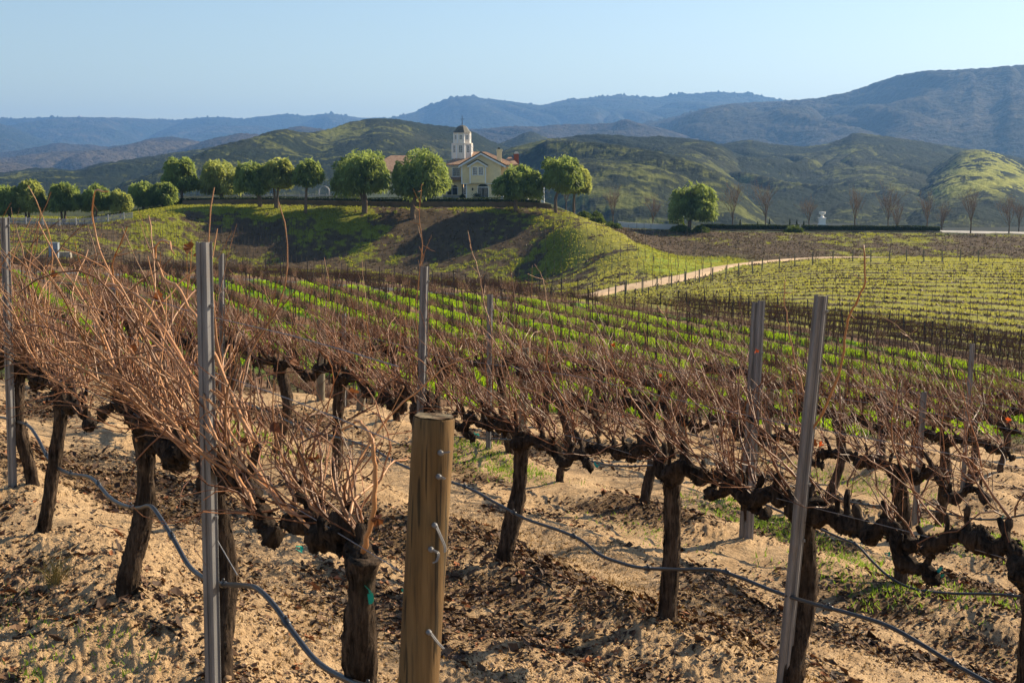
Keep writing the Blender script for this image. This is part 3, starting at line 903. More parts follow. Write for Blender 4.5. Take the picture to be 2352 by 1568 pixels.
    m.box((dl - .1, -0.07, Zc(1424)), (dl, 0.0, Zc(1243))); m.box((dr, -0.07, Zc(1424)), (dr + .1, 0.0, Zc(1243)))
    m.box((dl - .1, -0.075, Zc(1250)), (dr + .1, 0.0, Zc(1236)))
    n = 13; xc = (dl + dr) / 2; rw = (dr - dl) / 2 + .1
    arc = [(xc + rw * cos(pi * i / (n - 1)), Zc(1236) + 0.62 * sin(pi * i / (n - 1))) for i in range(n)]
    arc2 = [(xc + (rw - .1) * cos(pi * i / (n - 1)), Zc(1236) + 0.52 * sin(pi * i / (n - 1))) for i in range(n)]
    for i in range(n - 1):
        m.prism([arc[i], arc[i + 1], arc2[i + 1], arc2[i]], -0.07, -0.002)
    door = m.build("french_door", M_TRIM, H)
    MB().prism(arc2, -0.05, -0.004).build("fanlight", M_DARK, door)
    for a, b in ((dl, xc - .02), (xc + .02, dr)):
        m = MB(); st = 0.13
        m.box((a, -0.06, Zc(1424)), (a + st, -.005, Zc(1250))); m.box((b - st, -0.06, Zc(1424)), (b, -.005, Zc(1250)))
        m.box((a + st, -0.06, Zc(1424)), (b - st, -.005, Zc(1424) + .2)); m.box((a + st, -0.06, Zc(1250) - .13), (b - st, -.005, Zc(1250)))
        m.box(((a + b) / 2 - .02, -0.052, Zc(1424) + .2), ((a + b) / 2 + .02, -.03, Zc(1250) - .13))
        for i in range(1, 5):
            z = Zc(1424) + .2 + (Zc(1250) - Zc(1424) - .33) * i / 5
            m.box((a + st, -0.05, z - .015), (b - st, -.032, z + .015))
        leaf = m.build("door_leaf", M_DARK, door)
        MB().box((a + st, -0.04, Zc(1424) + .2), (b - st, -.012, Zc(1250) - .13)).build("glass", M_PANE, door)
    # wall lamp beside the doors
    m = MB(); lx = X(763)
    m.lathe([(.04, -.26), (.13, -.2), (.15, .12), (.06, .24), (.02, .3)], 6, (lx, -.22, Zc(1275)))
    m.box((lx - .03, -.2, Zc(1275) + .1), (lx + .03, -.002, Zc(1275) + .16))
    m.build("wall_lamp", M_DARK, H)
    # link: upper windows, arched openings, shuttered window
    for cx in (470, 527):
        window("window", X(cx), Zc(1010), 0.62, 1.45, 2.6, H, 3, 4, M_GLASS, 0.1)
    MB().box((X(420), 2.50, Zc(1086)), (X(570), 2.598, Zc(1075))).build("window_sill", M_TRIM, H)
    m = MB()
    roof_slab(m, (X(330), 1.3, Zc(1135)), (ul - .02, 1.3, Zc(1135)), (ul - .02, 2.62, Zc(1092)), (X(330), 2.62, Zc(1092)), .1)
    m.build("porch_roof", M_TILE, H)
    for cx, w in ((478, 0.95), (390, 0.8)):
        m = MB(); x0, x1 = X(cx) - w / 2, X(cx) + w / 2; n = 9
        arc = [(x1, Zc(1365)), (x1, Zc(1250))] + [(X(cx) + w / 2 * cos(pi * i / (n - 1)), Zc(1250) + .42 * sin(pi * i / (n - 1))) for i in range(1, n - 1)] + [(x0, Zc(1250)), (x0, Zc(1365))]
        m.prism(arc, 2.55, 2.597)
        f = m.build("arched_window", M_DARK, H)
        m = MB(); m.box((x0 - .12, 2.5, Zc(1365)), (x0, 2.596, Zc(1245))); m.box((x1, 2.5, Zc(1365)), (x1 + .12, 2.596, Zc(1245))); m.box((x0 - .14, 2.48, Zc(1250) - .05), (x1 + .14, 2.548, Zc(1250) + .03))
        m.build("frame", M_TRIM, f)
    f = window("window", X(632), Zc(1310), 0.42, 1.15, 2.6, H, 2, 4, M_GLASS, 0.08)
    MB().box((X(592), 2.54, Zc(1362)), (X(606), 2.597, Zc(1255))).build("shutter", M_DARK, f)
    # left wing: brown shuttered window and two pale ones, right wing windows
    for cx, glass, mt in ((-100, M_GLASS, M_TRIM), (-420, M_GLASS, M_TRIM), (-760, M_GLASS, M_TRIM)):
        window("window", X(cx), Zc(1240), 1.1, 1.5, 0.8, H, 3, 4, glass, 0.1, mt)
    # porch columns at the right-hand end
    for cx in (1500, 1620, 1740, 1850, 1875):
        m = MB(); m.lathe([(.20, -.8), (.20, .12), (.14, .16), (.13, 2.5), (.18, 2.55), (.2, 2.66)], 10, (X(cx), 2.2, 0))
        m.build("column", M_TRIM, H)
    m = MB(); m.box((X(1470), 1.9, 2.66), (X(1890), 8.0, 3.0)); m.build("porch_beam", M_TRIM, H)
    m = MB(); m.box((X(1465), 6.5, -1.0), (X(1880), 7.5, 2.655)); m.build("wall", M_STUCCO, H)
    return org, X, Zc
HORG, HX, HZ = build_house()

def put(name, m, mat, loc, label, cat, group=None, rotz=0.0, smooth=False):
    return tag(m.build(name, mat, loc=loc, rotz=rotz, smooth=smooth), label, cat, group)

# low terrace wall before the house, dark clipped hedges, small things on the terrace
M_HEDGE = mat_leafy("hedge_leaves", (0.018, 0.034, 0.010), (0.05, 0.075, 0.02), (0.06, 0.10, 0.01), 0.25)
M_KERB = mat_plain("brown_wall_stone", (0.155, 0.12, 0.085), 0.95, 0.2, 0.8, bump=0.3)

def hedge(pts, w, h, label, n_leaf=5000, top=0.0, base=0.0, y=None):
    """clipped hedge following ground points: leaf-sized faces over the surface of a long box"""
    P = np.array(pts, float)
    seg = np.linalg.norm(np.diff(P[:, :2], axis=0), axis=1); L = seg.sum(); cum = np.concatenate([[0], np.cumsum(seg)])
    R = np.random.default_rng(int(abs(P[0, 0]) * 10) + 3)
    t = R.random(n_leaf) * L
    i = np.clip(np.searchsorted(cum, t) - 1, 0, len(P) - 2); f = (t - cum[i]) / seg[i]
    C = P[i] * (1 - f[:, None]) + P[i + 1] * f[:, None]
    d = (P[i + 1] - P[i])[:, :2]; d /= np.linalg.norm(d, axis=1, keepdims=True)
    nn = np.stack([-d[:, 1], d[:, 0]], 1)
    a = R.uniform(-1, 1, n_leaf) * w / 2; z = R.random(n_leaf) ** 0.7 * h * (0.9 + 0.25 * vnoise(t * 0.35, t * 0, 5))
    side = R.random(n_leaf) < 0.6
    a = np.where(side, np.sign(a) * w / 2 * R.uniform(0.75, 1.05, n_leaf), a); z = np.where(side, z, h * (0.9 + 0.25 * vnoise(t * 0.35, t * 0, 5)))
    C = C.copy(); C[:, 0] += nn[:, 0] * a; C[:, 1] += nn[:, 1] * a; C[:, 2] += z
    V, Q, rnd = leaf_quads(C, R, 0.22, 0.16, up=0.3)
    m = MB(); m.add(V, Q, None, rnd)
    core = MB()
    for j in range(len(P) - 1):
        dd = P[j + 1] - P[j]; l = np.linalg.norm(dd[:2]); nx, ny = -dd[1] / l * w * .42, dd[0] / l * w * .42
        A, B = P[j], P[j + 1]
        V = [(A[0] + nx, A[1] + ny, A[2] - .3), (A[0] - nx, A[1] - ny, A[2] - .3), (B[0] - nx, B[1] - ny, B[2] - .3), (B[0] + nx, B[1] + ny, B[2] - .3)]
        V = V + [(v[0], v[1], v[2] + .3 + h * .86) for v in V]
        m.add(V, [(0, 1, 2, 3), (4, 7, 6, 5), (0, 4, 5, 1), (1, 5, 6, 2), (2, 6, 7, 3), (3, 7, 4, 0)], None, 0.1)
    return tag(m.build("clipped_hedge", M_HEDGE), label, "hedge")

def leaf_quads(C, R, ln, wd, up=0.0, out=None, droop=0.0, curl=0.0):
    """one quad per centre; long axis mixes random, outward and downward directions"""
    n = len(C)
    A = R.normal(size=(n, 3)); 
    if out is not None: A = A * 0.55 + out
    A[:, 2] += up - droop
    A /= np.linalg.norm(A, axis=1, keepdims=True) + 1e-9
    B = np.cross(A, R.normal(size=(n, 3))); B /= np.linalg.norm(B, axis=1, keepdims=True) + 1e-9
    l = ln * R.uniform(0.6, 1.3, n)[:, None] / 2; w = wd * R.uniform(0.7, 1.3, n)[:, None] / 2
    V = np.stack([C - A * l, C + B * w - A * l * 0.1, C + A * l, C - B * w - A * l * 0.1], 1).reshape(-1, 3)
    Q = np.arange(4 * n).reshape(n, 4)
    rnd = np.repeat(R.random(n), 4)
    return V, Q, rnd

def edge_pts(px0, px1, y, py0, py1, n=24):
    out = []
    for px in np.linspace(px0, px1, n):
        p = at(px, np.interp(px, [px0, px1], [py0, py1]), y)
        out.append((p[0], p[1], Zs(p[0], p[1])))
    return out

def wall_strip(name, px0, px1, y, z_top_off, th, mat, label, cat, n=24, sink=0.6):
    P = np.array(edge_pts(px0, px1, y, 478, 478, n))
    m = MB()
    for A, B in zip(P[:-1], P[1:]):
        V = [(A[0], A[1] - th / 2, A[2] - sink), (B[0], B[1] - th / 2, B[2] - sink), (B[0], B[1] + th / 2, B[2] - sink), (A[0], A[1] + th / 2, A[2] - sink)]
        V += [(v[0], v[1], (A if i in (0, 3) else B)[2] + z_top_off) for i, v in enumerate(V)]
        m.add(V, [(0, 3, 2, 1), (4, 5, 6, 7), (0, 1, 5, 4), (1, 2, 6, 5), (2, 3, 7, 6), (3, 0, 4, 7)])
    return tag(m.build(name, mat), label, cat)

wall_strip("retaining_wall", 420, 1266, 231.5, 0.75, 0.4, M_KERB, "low brown stone retaining wall along the hilltop below the villa hedge", "wall", 60)
hedge(edge_pts(395, 1240, 236, 470, 470, 50), 1.3, 0.95, "long dark clipped hedge on the hilltop before the villa", 11000)
hedge(edge_pts(1610, 1835, 240, 522, 522, 16), 1.2, 0.85, "dark clipped hedge on the right terrace beside the big round tree", 5000)
hedge(edge_pts(1842, 2158, 240, 522, 522, 20), 1.2, 0.85, "dark clipped hedge on the right terrace behind the white urn", 6000)
wall_strip("terrace_wall", 1420, 1568, 240, 0.85, 0.3, M_WHITEWALL, "low white garden wall left of the round tree on the right terrace", "wall", 12)
wall_strip("stone_kerb", 1600, 2165, 238.2, 0.16, 0.4, M_KERB, "low stone kerb under the hedges of the right terrace", "kerb", 40)
# white urn on its pedestal
p = at(1888, 516, 242.5); p[2] = float(zy(487)) * 242.5 - 2.26
U = tag(empty("garden_urn", p), "white stone urn on a square pedestal between the bare trees", "urn")
sc = 30 / F * 244
m = MB(); m.box((-.58, -.58, -1.6), (.58, .58, .22)); m.box((-.52, -.52, .22), (.52, .52, 1.18)); m.box((-.6, -.6, 1.18), (.6, .6, 1.3)); m.build("pedestal", M_TRIM, U)
m = MB(); m.lathe([(.42, 1.302), (.34, 1.4), (.2, 1.52), (.17, 1.66), (.3, 1.78), (.5, 1.9), (.56, 2.08), (.50, 2.14), (.58, 2.2), (.58, 2.26), (.2, 2.26)], 20); m.build("bowl", M_TRIM, U, smooth=True)
# picket fence on the lower left bank
def picket_fence(px0, px1, y, h, label, step=0.16, post=2.4, py=516):
    A = at(px0, py, y[0]); B = at(px1, py, y[1])
    Ft = tag(empty("picket_fence", (A[0], A[1], Zs(A[0], A[1]))), label, "fence")
    o = np.array([A[0], A[1], Zs(A[0], A[1])]); d = (B - A)[:2]; L = np.linalg.norm(d); d = d / L
    m = MB()
    for s in np.arange(0, L, step):
        q = A[:2] + d * s; z = Zs(*q)
        w = step * .27
        x, yv, zz = q[0] - o[0], q[1] - o[1], z - o[2]
        m.prism([(x - w, zz + .06), (x + w, zz + .06), (x + w, zz + h), (x, zz + h + .07), (x - w, zz + h)], yv - .012, yv + .012)
    pk = m.build("pickets", M_PICKET, Ft); kind(pk, "stuff")
    for rz in (.3, h * .8):
        m = MB(); ss = np.linspace(0, L, 40)
        for a, b in zip(ss[:-1], ss[1:]):
            qa, qb = A[:2] + d * a - o[:2], A[:2] + d * b - o[:2]
            za, zb = Zs(*(qa + o[:2])) - o[2], Zs(*(qb + o[:2])) - o[2]
            m.add([(qa[0], qa[1] + .015, za + rz), (qb[0], qb[1] + .015, zb + rz), (qb[0], qb[1] + .05, zb + rz), (qa[0], qa[1] + .05, za + rz),
                   (qa[0], qa[1] + .015, za + rz + .09), (qb[0], qb[1] + .015, zb + rz + .09), (qb[0], qb[1] + .05, zb + rz + .09), (qa[0], qa[1] + .05, za + rz + .09)],
                  [(0, 3, 2, 1), (4, 5, 6, 7), (0, 1, 5, 4), (1, 2, 6, 5), (2, 3, 7, 6), (3, 0, 4, 7)])
        m.build("rail", M_PICKET, Ft)
    for s in np.arange(0, L, post):
        q = A[:2] + d * s; z = Zs(*q) - o[2]
        m = MB(); x, yv = q - o[:2]
        m.box((x - .07, yv - .07, z - .3), (x + .07, yv + .07, z + h + .1)); m.box((x - .09, yv - .09, z + h + .1), (x + .09, yv + .09, z + h + .15))
        m.build("post", M_PICKET, Ft)
    return Ft
picket_fence(-60, 306, (199, 212), 0.95, "white picket fence along the lower left bank under the round trees", py=514)
picket_fence(425, 545, (243, 243), 0.6, "short white picket fence behind the two leftmost hilltop trees", py=466)
picket_fence(560, 760, (246, 246), 1.1, "white picket fence behind the slim hilltop trees left of the villa", py=460)
# white arched garden arbour
p = at(745, 458, 252); p[2] = Zs(p[0], p[1])
m = MB(); n = 13
for yy in (-.5, .5):
    m.tube([(-.9, yy, -.2), (-.9, yy, 1.6)], .07, 6); m.tube([(.9, yy, -.2), (.9, yy, 1.6)], .07, 6)
    m.tube([(.9 * cos(pi * i / (n - 1)), yy, 1.6 + .9 * sin(pi * i / (n - 1))) for i in range(n)], .06, 6)
for i in range(n): m.tube([(.9 * cos(pi * i / (n - 1)), -.5, 1.6 + .9 * sin(pi * i / (n - 1))), (.9 * cos(pi * i / (n - 1)), .5, 1.6 + .9 * sin(pi * i / (n - 1)))], .03, 4)
for x in (-.9, .9):
    for z in (.4, .9, 1.4): m.tube([(x, -.5, z), (x, .5, z)], .03, 4)
put("garden_arbour", m, M_PICKET, p, "white arched garden arbour standing left of the villa", "arbour")
# pump cabinet and pads at the foot of the left bank
M_CAB = mat_plain("grey_cabinet", (0.27, 0.31, 0.35), 0.5, 0.05, 1.0)
M_PAD = mat_plain("pale_concrete", (0.36, 0.33, 0.28), 0.9, 0.1, 1.0)
p = hit(125, 591, dmin=140); yb = p[1]
C = tag(empty("pump_cabinet", p), "pale grey metal pump cabinet at the foot of the left bank", "cabinet")
m = MB(); m.box((-.55, -.35, -.2), (.55, .35, 1.72)); m.box((-.6, -.4, 1.722), (.6, .4, 1.8)); m.build("body", M_CAB, C)
m = MB(); m.box((-.48, -.385, .08), (.48, -.352, 1.64)); d_ = m.build("door", M_CAB, C)
m = MB(); m.box((.33, -.43, .8), (.39, -.386, 1.0)); m.build("handle", M_DARK, d_)
p = hit(149, 591, dmin=140)
m = MB(); m.box((-.75, -.4, -.2), (.75, .4, .55)); m.box((-.8, -.45, .552), (.8, .45, .66)); put("concrete_box", m, M_PAD, p, "squat pale concrete box beside the pump cabinet", "utility box")
p = hit(174, 589, dmin=140)
m = MB(); m.box((-.38, -.25, -.2), (.38, .25, .12)); m.box((-.3, -.18, .122), (.3, .18, .19)); put("valve_box", m, M_PAD, p, "small low valve box right of the concrete box", "utility box")
# white dome far away on the skyline
p = at(183, 271.5, 8960)
m = MB(); m.lathe([(17, -12), (17, 1), (16, 6), (13, 11), (7, 15), (2, 16)], 20); put("observatory_dome", m, M_PICKET, p, "tiny white observatory dome on the far left skyline", "observatory", smooth=True)

# ------------------------------------------------------------------ trees
M_LEAF = mat_leafy("pepper_tree_leaves", (0.045, 0.080, 0.022), (0.25, 0.32, 0.11), (0.44, 0.54, 0.12), 0.45)
M_LEAF2 = mat_leafy("pepper_tree_pale_leaves", (0.065, 0.10, 0.028), (0.35, 0.39, 0.14), (0.60, 0.64, 0.15), 0.47)
g = G("grey_bark"); p_ = g.obj()
nz = g.noise(g.scale(p_, (3, 3, 0.7)), 3, 5)
M_BARK = g.bsdf(g.mix(g.rng(nz, .3, .7), (0.09, 0.062, 0.042), (0.23, 0.165, 0.115)), .95, nz, .6, .05)

def pepper_tree(base, cx, left, right, top, bot, label, seed, pale=False, lean2=False, n=8200, flat=0.0):
    """base: ground point; the other numbers are photo pixels at that distance -> metres"""
    y = base[1]; k = y / F
    w = (right - left) * k * .93; h = (bot - top) * k
    ox = (0.5 * (left + right) - cx) * k
    zc = base[2] + 0  # crown bottom height above the base from the picture
    z0 = float(zy(bot)) * y - base[2] - .25; z1 = float(zy(top)) * y - base[2]
    T = tag(empty("pepper_tree", base), label, "tree", "round-crowned evergreen trees along the terraces")
    R = np.random.default_rng(seed)
    # crown: overlapping weeping masses
    nl = 30
    C = []; 
    for i in range(nl):
        a = R.uniform(0, 2 * pi); rr = sqrt(R.random()) * 0.74
        hh = R.uniform(0.28, 0.78)
        lim = sqrt(max(0.05, 1 - (max(hh - .45, 0) / .62) ** 2)) * (0.72 + .28 * min(1, hh / .3))
        C.append((cos(a) * rr * w * .5 * lim / .8, sin(a) * rr * w * .5 * lim / .8, z0 + (z1 - z0) * hh, R.uniform(.15, .24)))
    for i in range(5):
        a = 2 * pi * i / 5 + R.uniform(-.4, .4)
        C.append((cos(a) * w * .30, sin(a) * w * .30, z0 + (z1 - z0) * R.uniform(.36, .5), R.uniform(.17, .24)))
    C.append((0, 0, z0 + (z1 - z0) * .70, .32)); C.append((R.uniform(-.1, .1) * w, 0, z0 + (z1 - z0) * .52, .40)); C.append((.12 * w, -.1 * w, z0 + (z1 - z0) * .45, .36)); C.append((-.12 * w, -.1 * w, z0 + (z1 - z0) * .45, .36))
    C = np.array(C)
    pts = []; outs = []
    per = n // len(C)
    for c in C:
        d = R.normal(size=(per, 3)); d /= np.linalg.norm(d, axis=1, keepdims=True)
        rad = c[3] * w * (0.55 + 0.45 * R.random(per) ** 0.5)
        q = d * rad[:, None]; q[:, 2] *= 0.82
        q[:, 2] -= 0.22 * (q[:, 0] ** 2 + q[:, 1] ** 2) / (c[3] * w)
        pts.append(c[:3] + q); outs.append(d)
    P = np.vstack(pts); O = np.vstack(outs)
    ztop = z1 * 1.0
    # keep to the crown's outline, ragged below
    xr = np.hypot(P[:, 0], P[:, 1]) / (w * .5)
    keep = (xr < 1.0 + 0.06 * R.random(len(P))) & (P[:, 2] > z0 - 0.5 * R.random(len(P)) - .9 * vnoise(np.arctan2(P[:, 1], P[:, 0]) * 2.2 + 9, xr * 2, seed) * (xr > .5) + (z1 - z0) * (.14 * np.clip(1 - xr / .45, 0, 1) + .16 * np.clip((xr - .72) / .28, 0, 1)))
    P = P[keep]; O = O[keep]
    zm = z0 + .44 * (z1 - z0); hz = z1 - zm
    xr = np.hypot(P[:, 0], P[:, 1]) / (w * .5); vz = np.clip((P[:, 2] - zm) / hz, 0, 2)
    val = (xr ** 2.0 + vz ** 2.0) ** .5
    lim = 0.80 + 0.30 * vnoise(np.arctan2(P[:, 1], P[:, 0]) * 1.6 + 20, vz * 2.2 + seed, seed + 2)
    f = np.where((val > lim) & (vz > 0), lim / val * R.uniform(.94, 1.04, len(P)), 1.0)
    P[:, 0] *= f; P[:, 1] *= f; P[:, 2] = np.where(vz > 0, zm + (P[:, 2] - zm) * f, P[:, 2])
    P[:, 0] += ox
    # hanging sprays
    O2 = O.copy(); O2[:, 2] = O2[:, 2] * .5
    V, Q, rnd = leaf_quads(P, R, 0.95, 0.24, out=O2 * .9, droop=0.75)
    cl = vnoise(P[:, 0] * .8 + seed, P[:, 2] * .7 + P[:, 1] * .6, seed)
    rnd = np.clip(np.repeat(cl, 4) * 1.1 + rnd * .45 - .28, 0, 1)
    m = MB(); m.add(V, Q, None, rnd)
    m.build("crown", M_LEAF2 if pale else M_LEAF, T)
    m = MB()
    tr = max(0.16, 0.028 * w + .06)
    th = z0 + (z1 - z0) * 0.30
    forks = [(0.0, 0.0)] if not lean2 else [(-.9, 0), (.25, 0)]
    for fx, fy in forks:
        top_ = np.array([ox * .6 + fx * .6, fy, th])
        path = smooth_path([(0 if not lean2 else fx * .2, 0, -.4), (fx * .35 + R.uniform(-.1, .1), 0, th * .45), top_], 9)
        m.tube(path, np.linspace(tr * 1.3, tr * .8, 9) * (1 if not lean2 else .8), 9, rough=.12, seed=seed)
        for i in range(5):
            a = R.uniform(0, 2 * pi); e = np.array([ox + cos(a) * w * .3, sin(a) * w * .3, z0 + (z1 - z0) * R.uniform(.45, .75)])
            path = smooth_path([top_ - (0, 0, th * R.uniform(.05, .3)), top_ * .5 + e * .5 + (0, 0, -.2), e], 8)
            m.tube(path, np.linspace(tr * .55, tr * .15, 8), 6, rough=.1, seed=seed + i)
    m.build("trunk", M_BARK, T, smooth=True)
    return T

TREES = [  # cx, base_py, left, right, top, bot, two trunks, pale, label
    (22, 507, -34, 56, 419, 503, 0, 0, "round evergreen tree at the left edge behind the picket fence"),
    (66, 512, 24, 112, 403, 503, 1, 1, "pale leaning evergreen second from the left edge behind the picket fence"),
    (148, 511, 111, 195, 412, 494, 1, 0, "dense evergreen with two thin trunks third from the left edge"),
    (220, 509, 187, 259, 415, 493, 1, 0, "round evergreen fourth from the left edge above the fence"),
    (276, 503, 249, 306, 432, 492, 0, 1, "smallest pale evergreen behind the right end of the picket fence"),
    (330, 494, 291, 374, 417, 476, 0, 0, "low wide evergreen right of the fence end"),
    (376, 482, 340, 412, 416, 474, 0, 0, "low evergreen tucked behind the tallest left tree"),
    (418, 471, 371, 465, 347, 462, 0, 0, "tallest dark evergreen at the left end of the hilltop hedge"),
    (508, 468, 456, 562, 359, 461, 0, 1, "wide pale evergreen with a split crown beside the tallest left tree"),
    (598, 476, 534, 624, 362, 456, 1, 0, "evergreen with two slanting trunks on the hill edge"),
    (636, 479, 597, 681, 353, 448, 1, 1, "pale upright evergreen with forked trunk right of the two-trunked tree"),
    (702, 488, 668, 749, 356, 440, 0, 0, "slim-trunked round evergreen standing alone left of the villa"),
    (838, 490, 756, 901, 334, 466, 1, 0, "very wide evergreen with double trunk left of the villa"),
    (949, 502, 892, 1043, 330, 478, 0, 0, "largest evergreen partly hiding the villa's left side"),
    (1185, 484, 1127, 1250, 376, 462, 0, 0, "low wide evergreen in front of the villa's right corner"),
    (1277, 488, 1239, 1342, 346, 456, 0, 0, "tall round evergreen at the right end of the hilltop"),
    (1318, 474, 1288, 1358, 368, 456, 0, 1, "paler evergreen just behind the tall right-end tree"),
    (1583, 528, 1533, 1651, 409, 522, 0, 0, "lone round evergreen on the right terrace beside the white wall"),
]
for i, (cx, by, l, r_, t_, b_, two, pale, lab) in enumerate(TREES):
    base = hit(cx, by, dmin=150)
    if cx in (1318,): base = at(cx, by, 238); base[2] = Zs(base[0], base[1])
    if cx < 320: base = at(cx, by, 214); base[2] = Zs(base[0], base[1])
    if cx in (330, 376): base = at(cx, by, 232); base[2] = Zs(base[0], base[1])
    if cx in (418, 508): base = at(cx, by, 240); base[2] = Zs(base[0], base[1])
    if cx == 1583: base = at(cx, by, 237); base[2] = Zs(base[0], base[1])
    pepper_tree(base, cx, l, r_, t_, b_, lab, 100 + i, bool(pale), bool(two), n=int(5200 + 36 * (r_ - l)))

M_TWIG = mat_plain("bare_tree_twigs", (0.22, 0.155, 0.115), 0.9, 0.2, 2.0)
M_TWIG2 = mat_plain("bare_tree_trunk", (0.12, 0.085, 0.065), 0.95, 0.2, 2.0)
def bare_tree(base, h, w, label, seed):
    T = tag(empty("bare_tree", base), label, "tree", "bare winter trees along the right terrace")
    R = np.random.default_rng(seed)
    th = h * R.uniform(.27, .36)
    MB().tube([(0, 0, -.3), (R.uniform(-.06, .06), 0, th * .5), (R.uniform(-.1, .1), 0, th)], [.13, .10, .09], 7).build("trunk", M_TWIG2, T)
    m = MB()
    def grow(p, d, l, r, lev):
        n = 5
        P = [p]
        for i in range(n):
            d = d + R.normal(size=3) * .10; d[2] += .06; d /= np.linalg.norm(d)
            P.append(P[-1] + d * l / n)
        m.tube(np.array(P), np.linspace(r, r * .45, n + 1), 4 if lev else 5, cap=False, rnd=R.random())
        if lev >= 3: return
        for k in range([0, 4, 4, 4][lev + 1] if lev < 3 else 0):
            i = R.integers(2, n + 1)
            a = R.uniform(0, 2 * pi); sp = R.uniform(.3, .65)
            dd = d + sp * np.array([cos(a), sin(a), .1]); dd /= np.linalg.norm(dd)
            grow(P[i], dd, l * R.uniform(.45, .7), r * .5, lev + 1)
    for k in range(9):
        a = 2 * pi * k / 9 + R.uniform(-.3, .3); sp = R.uniform(.18, .62) * w / h * 1.45
        d = np.array([cos(a) * sp, sin(a) * sp, 1.0]); d /= np.linalg.norm(d)
        grow(np.array([0, 0, th * R.uniform(.75, 1.0)]), d, h * R.uniform(.36, .5), .046, 0)
    m.build("branches", M_TWIG, T)
BARE = [(1408, 506, 441, 36, 250, "bare tree left of the white garden wall, taller of the two"), (1500, 514, 454, 38, 246, "bare tree behind the middle of the white garden wall"),
        (1682, 518, 436, 46, 243, "bare tree right next to the lone round evergreen"), (1758, 517, 430, 46, 243, "upright bare tree second right of the lone round evergreen"),
        (1858, 517, 462, 32, 250, "small bare tree just left of the white urn"), (1963, 517, 445, 42, 243, "bare tree first to the right of the white urn"),
        (2040, 519, 432, 42, 242, "tallest bare tree right of the white urn"), (2060, 517, 473, 26, 268, "small bare tree tucked behind the tallest one"),
        (2129, 520, 451, 34, 243, "slanting bare tree over the right end of the hedge"), (2163, 519, 470, 26, 266, "small faint bare tree past the end of the hedge"),
        (2229, 536, 441, 48, 238, "wide bare tree standing before the pale road"), (2317, 541, 459, 40, 238, "bare tree near the right edge before the pale road"),
        (2340, 533, 468, 26, 250, "slim bare tree at the right edge behind the road"), (1300, 470, 420, 34, 262, "bare tree half hidden behind the right-end evergreen")]
for i, (px, by, top, w, y, lab) in enumerate(BARE):
    b = at(px, by, y); b[2] = Zs(b[0], b[1])
    bare_tree(b, float(zy(top)) * y - b[2], w * y / F, lab, 300 + i)

M_SHRUB = mat_leafy("shrub_leaves", (0.035, 0.07, 0.012), (0.11, 0.15, 0.03), (0.16, 0.22, 0.03), 0.3)
M_CYP = mat_leafy("cypress_leaves", (0.012, 0.022, 0.010), (0.028, 0.042, 0.018), (0.03, 0.05, 0.01), 0.15)
def shrub(base, w, h, label, seed, mat=None, cone=False, n=700, cat="shrub", group=None):
    R = np.random.default_rng(seed)
    d = R.normal(size=(n, 3)); d /= np.linalg.norm(d, axis=1, keepdims=True); d[:, 2] = np.abs(d[:, 2])
    rad = .7 + .3 * R.random(n); lump = .75 + .5 * vnoise(d[:, 0] * 2.5 + seed, d[:, 1] * 2.5 + d[:, 2] * 2, seed)
    P = d * (rad * lump)[:, None]
    if cone:
        z = R.random(n); a = R.uniform(0, 2 * pi, n); rr = (1 - z) ** .7 * (.6 + .4 * R.random(n))
        P = np.stack([np.cos(a) * rr, np.sin(a) * rr, z], 1)
    P = P * np.array([w / 2, w / 2, h])
    V, Q, rnd = leaf_quads(P, R, 0.16 + .06 * w, 0.10 + .03 * w, out=d * .6, up=.3 if not cone else 1.2)
    m = MB(); m.add(V, Q, None, rnd)
    m.tube([(0, 0, -.15), (0, 0, h * .5)], [.06, .03], 5, rnd=0)
    return put("cypress_shrub" if cone else "shrub", m, mat or M_SHRUB, base, label, cat, group)
for i, (px, by, top, lab) in enumerate([(1700, 517, 504, "first little cypress right of the lone round evergreen"), (1740, 517, 509, "tiny cypress behind the hedge, second from the round evergreen"), (1767, 517, 503, "taller thin cypress behind the hedge beside a bare tree"),
        (1814, 517, 504, "dark thin cypress in the gap left of the urn"), (1830, 517, 505, "narrow cypress close to the hedge's gap"), (1846, 517, 508, "little cypress nearest to the white urn")]):
    b = at(px, by, 247); b[2] = Zs(b[0], b[1])
    shrub(b, .5, max(float(zy(top)) * 247 - b[2], .8), lab, 400 + i, M_CYP, True, 260, "shrub", "small cypresses behind the terrace hedge")
for i, (px, by, y, w, h, lab) in enumerate([(1340, 503, 228, 2.4, 1.0, "green bush on the hill shoulder under the right-end evergreens"), (1372, 512, 224, 3.2, 1.0, "broad bright bush halfway down the hill shoulder"), (1405, 522, 222, 3.0, .9, "low bright bush at the lower end of the hill shoulder"),
        (1372, 502, 236, 1.9, 1.9, "upright grey-green bush behind the hill shoulder"), (1520, 516, 244, 2.6, 1.0, "dark low bush behind the white garden wall"), (1560, 530, 236, 3.6, 1.0, "spreading bush under the lone round evergreen"),
        (1610, 532, 235, 3.0, 1.2, "weedy bush at the right foot of the lone round evergreen"), (1822, 530, 237.4, 3.4, 1.1, "bush spilling over the kerb at the hedge gap"), (1555, 519, 241, 2.8, 3.0, "dark bush filling the shade behind the lone tree's trunk")]):
    b = at(px, by, y); b[2] = Zs(b[0], b[1]) - .05
    shrub(b, w, h, lab, 430 + i, None, False, 1100)
p = HORG + np.array([HX(828), -.9, 0]); p[2] = Zs(p[0], p[1])
PL = tag(empty("potted_plant", p), "potted flowering plant on the terrace left of the villa's french doors", "potted plant")
MB().lathe([(.22, -.1), (.3, .35), (.34, .36), (.34, .42), (.2, .42)], 14).build("pot", M_STONE, PL)
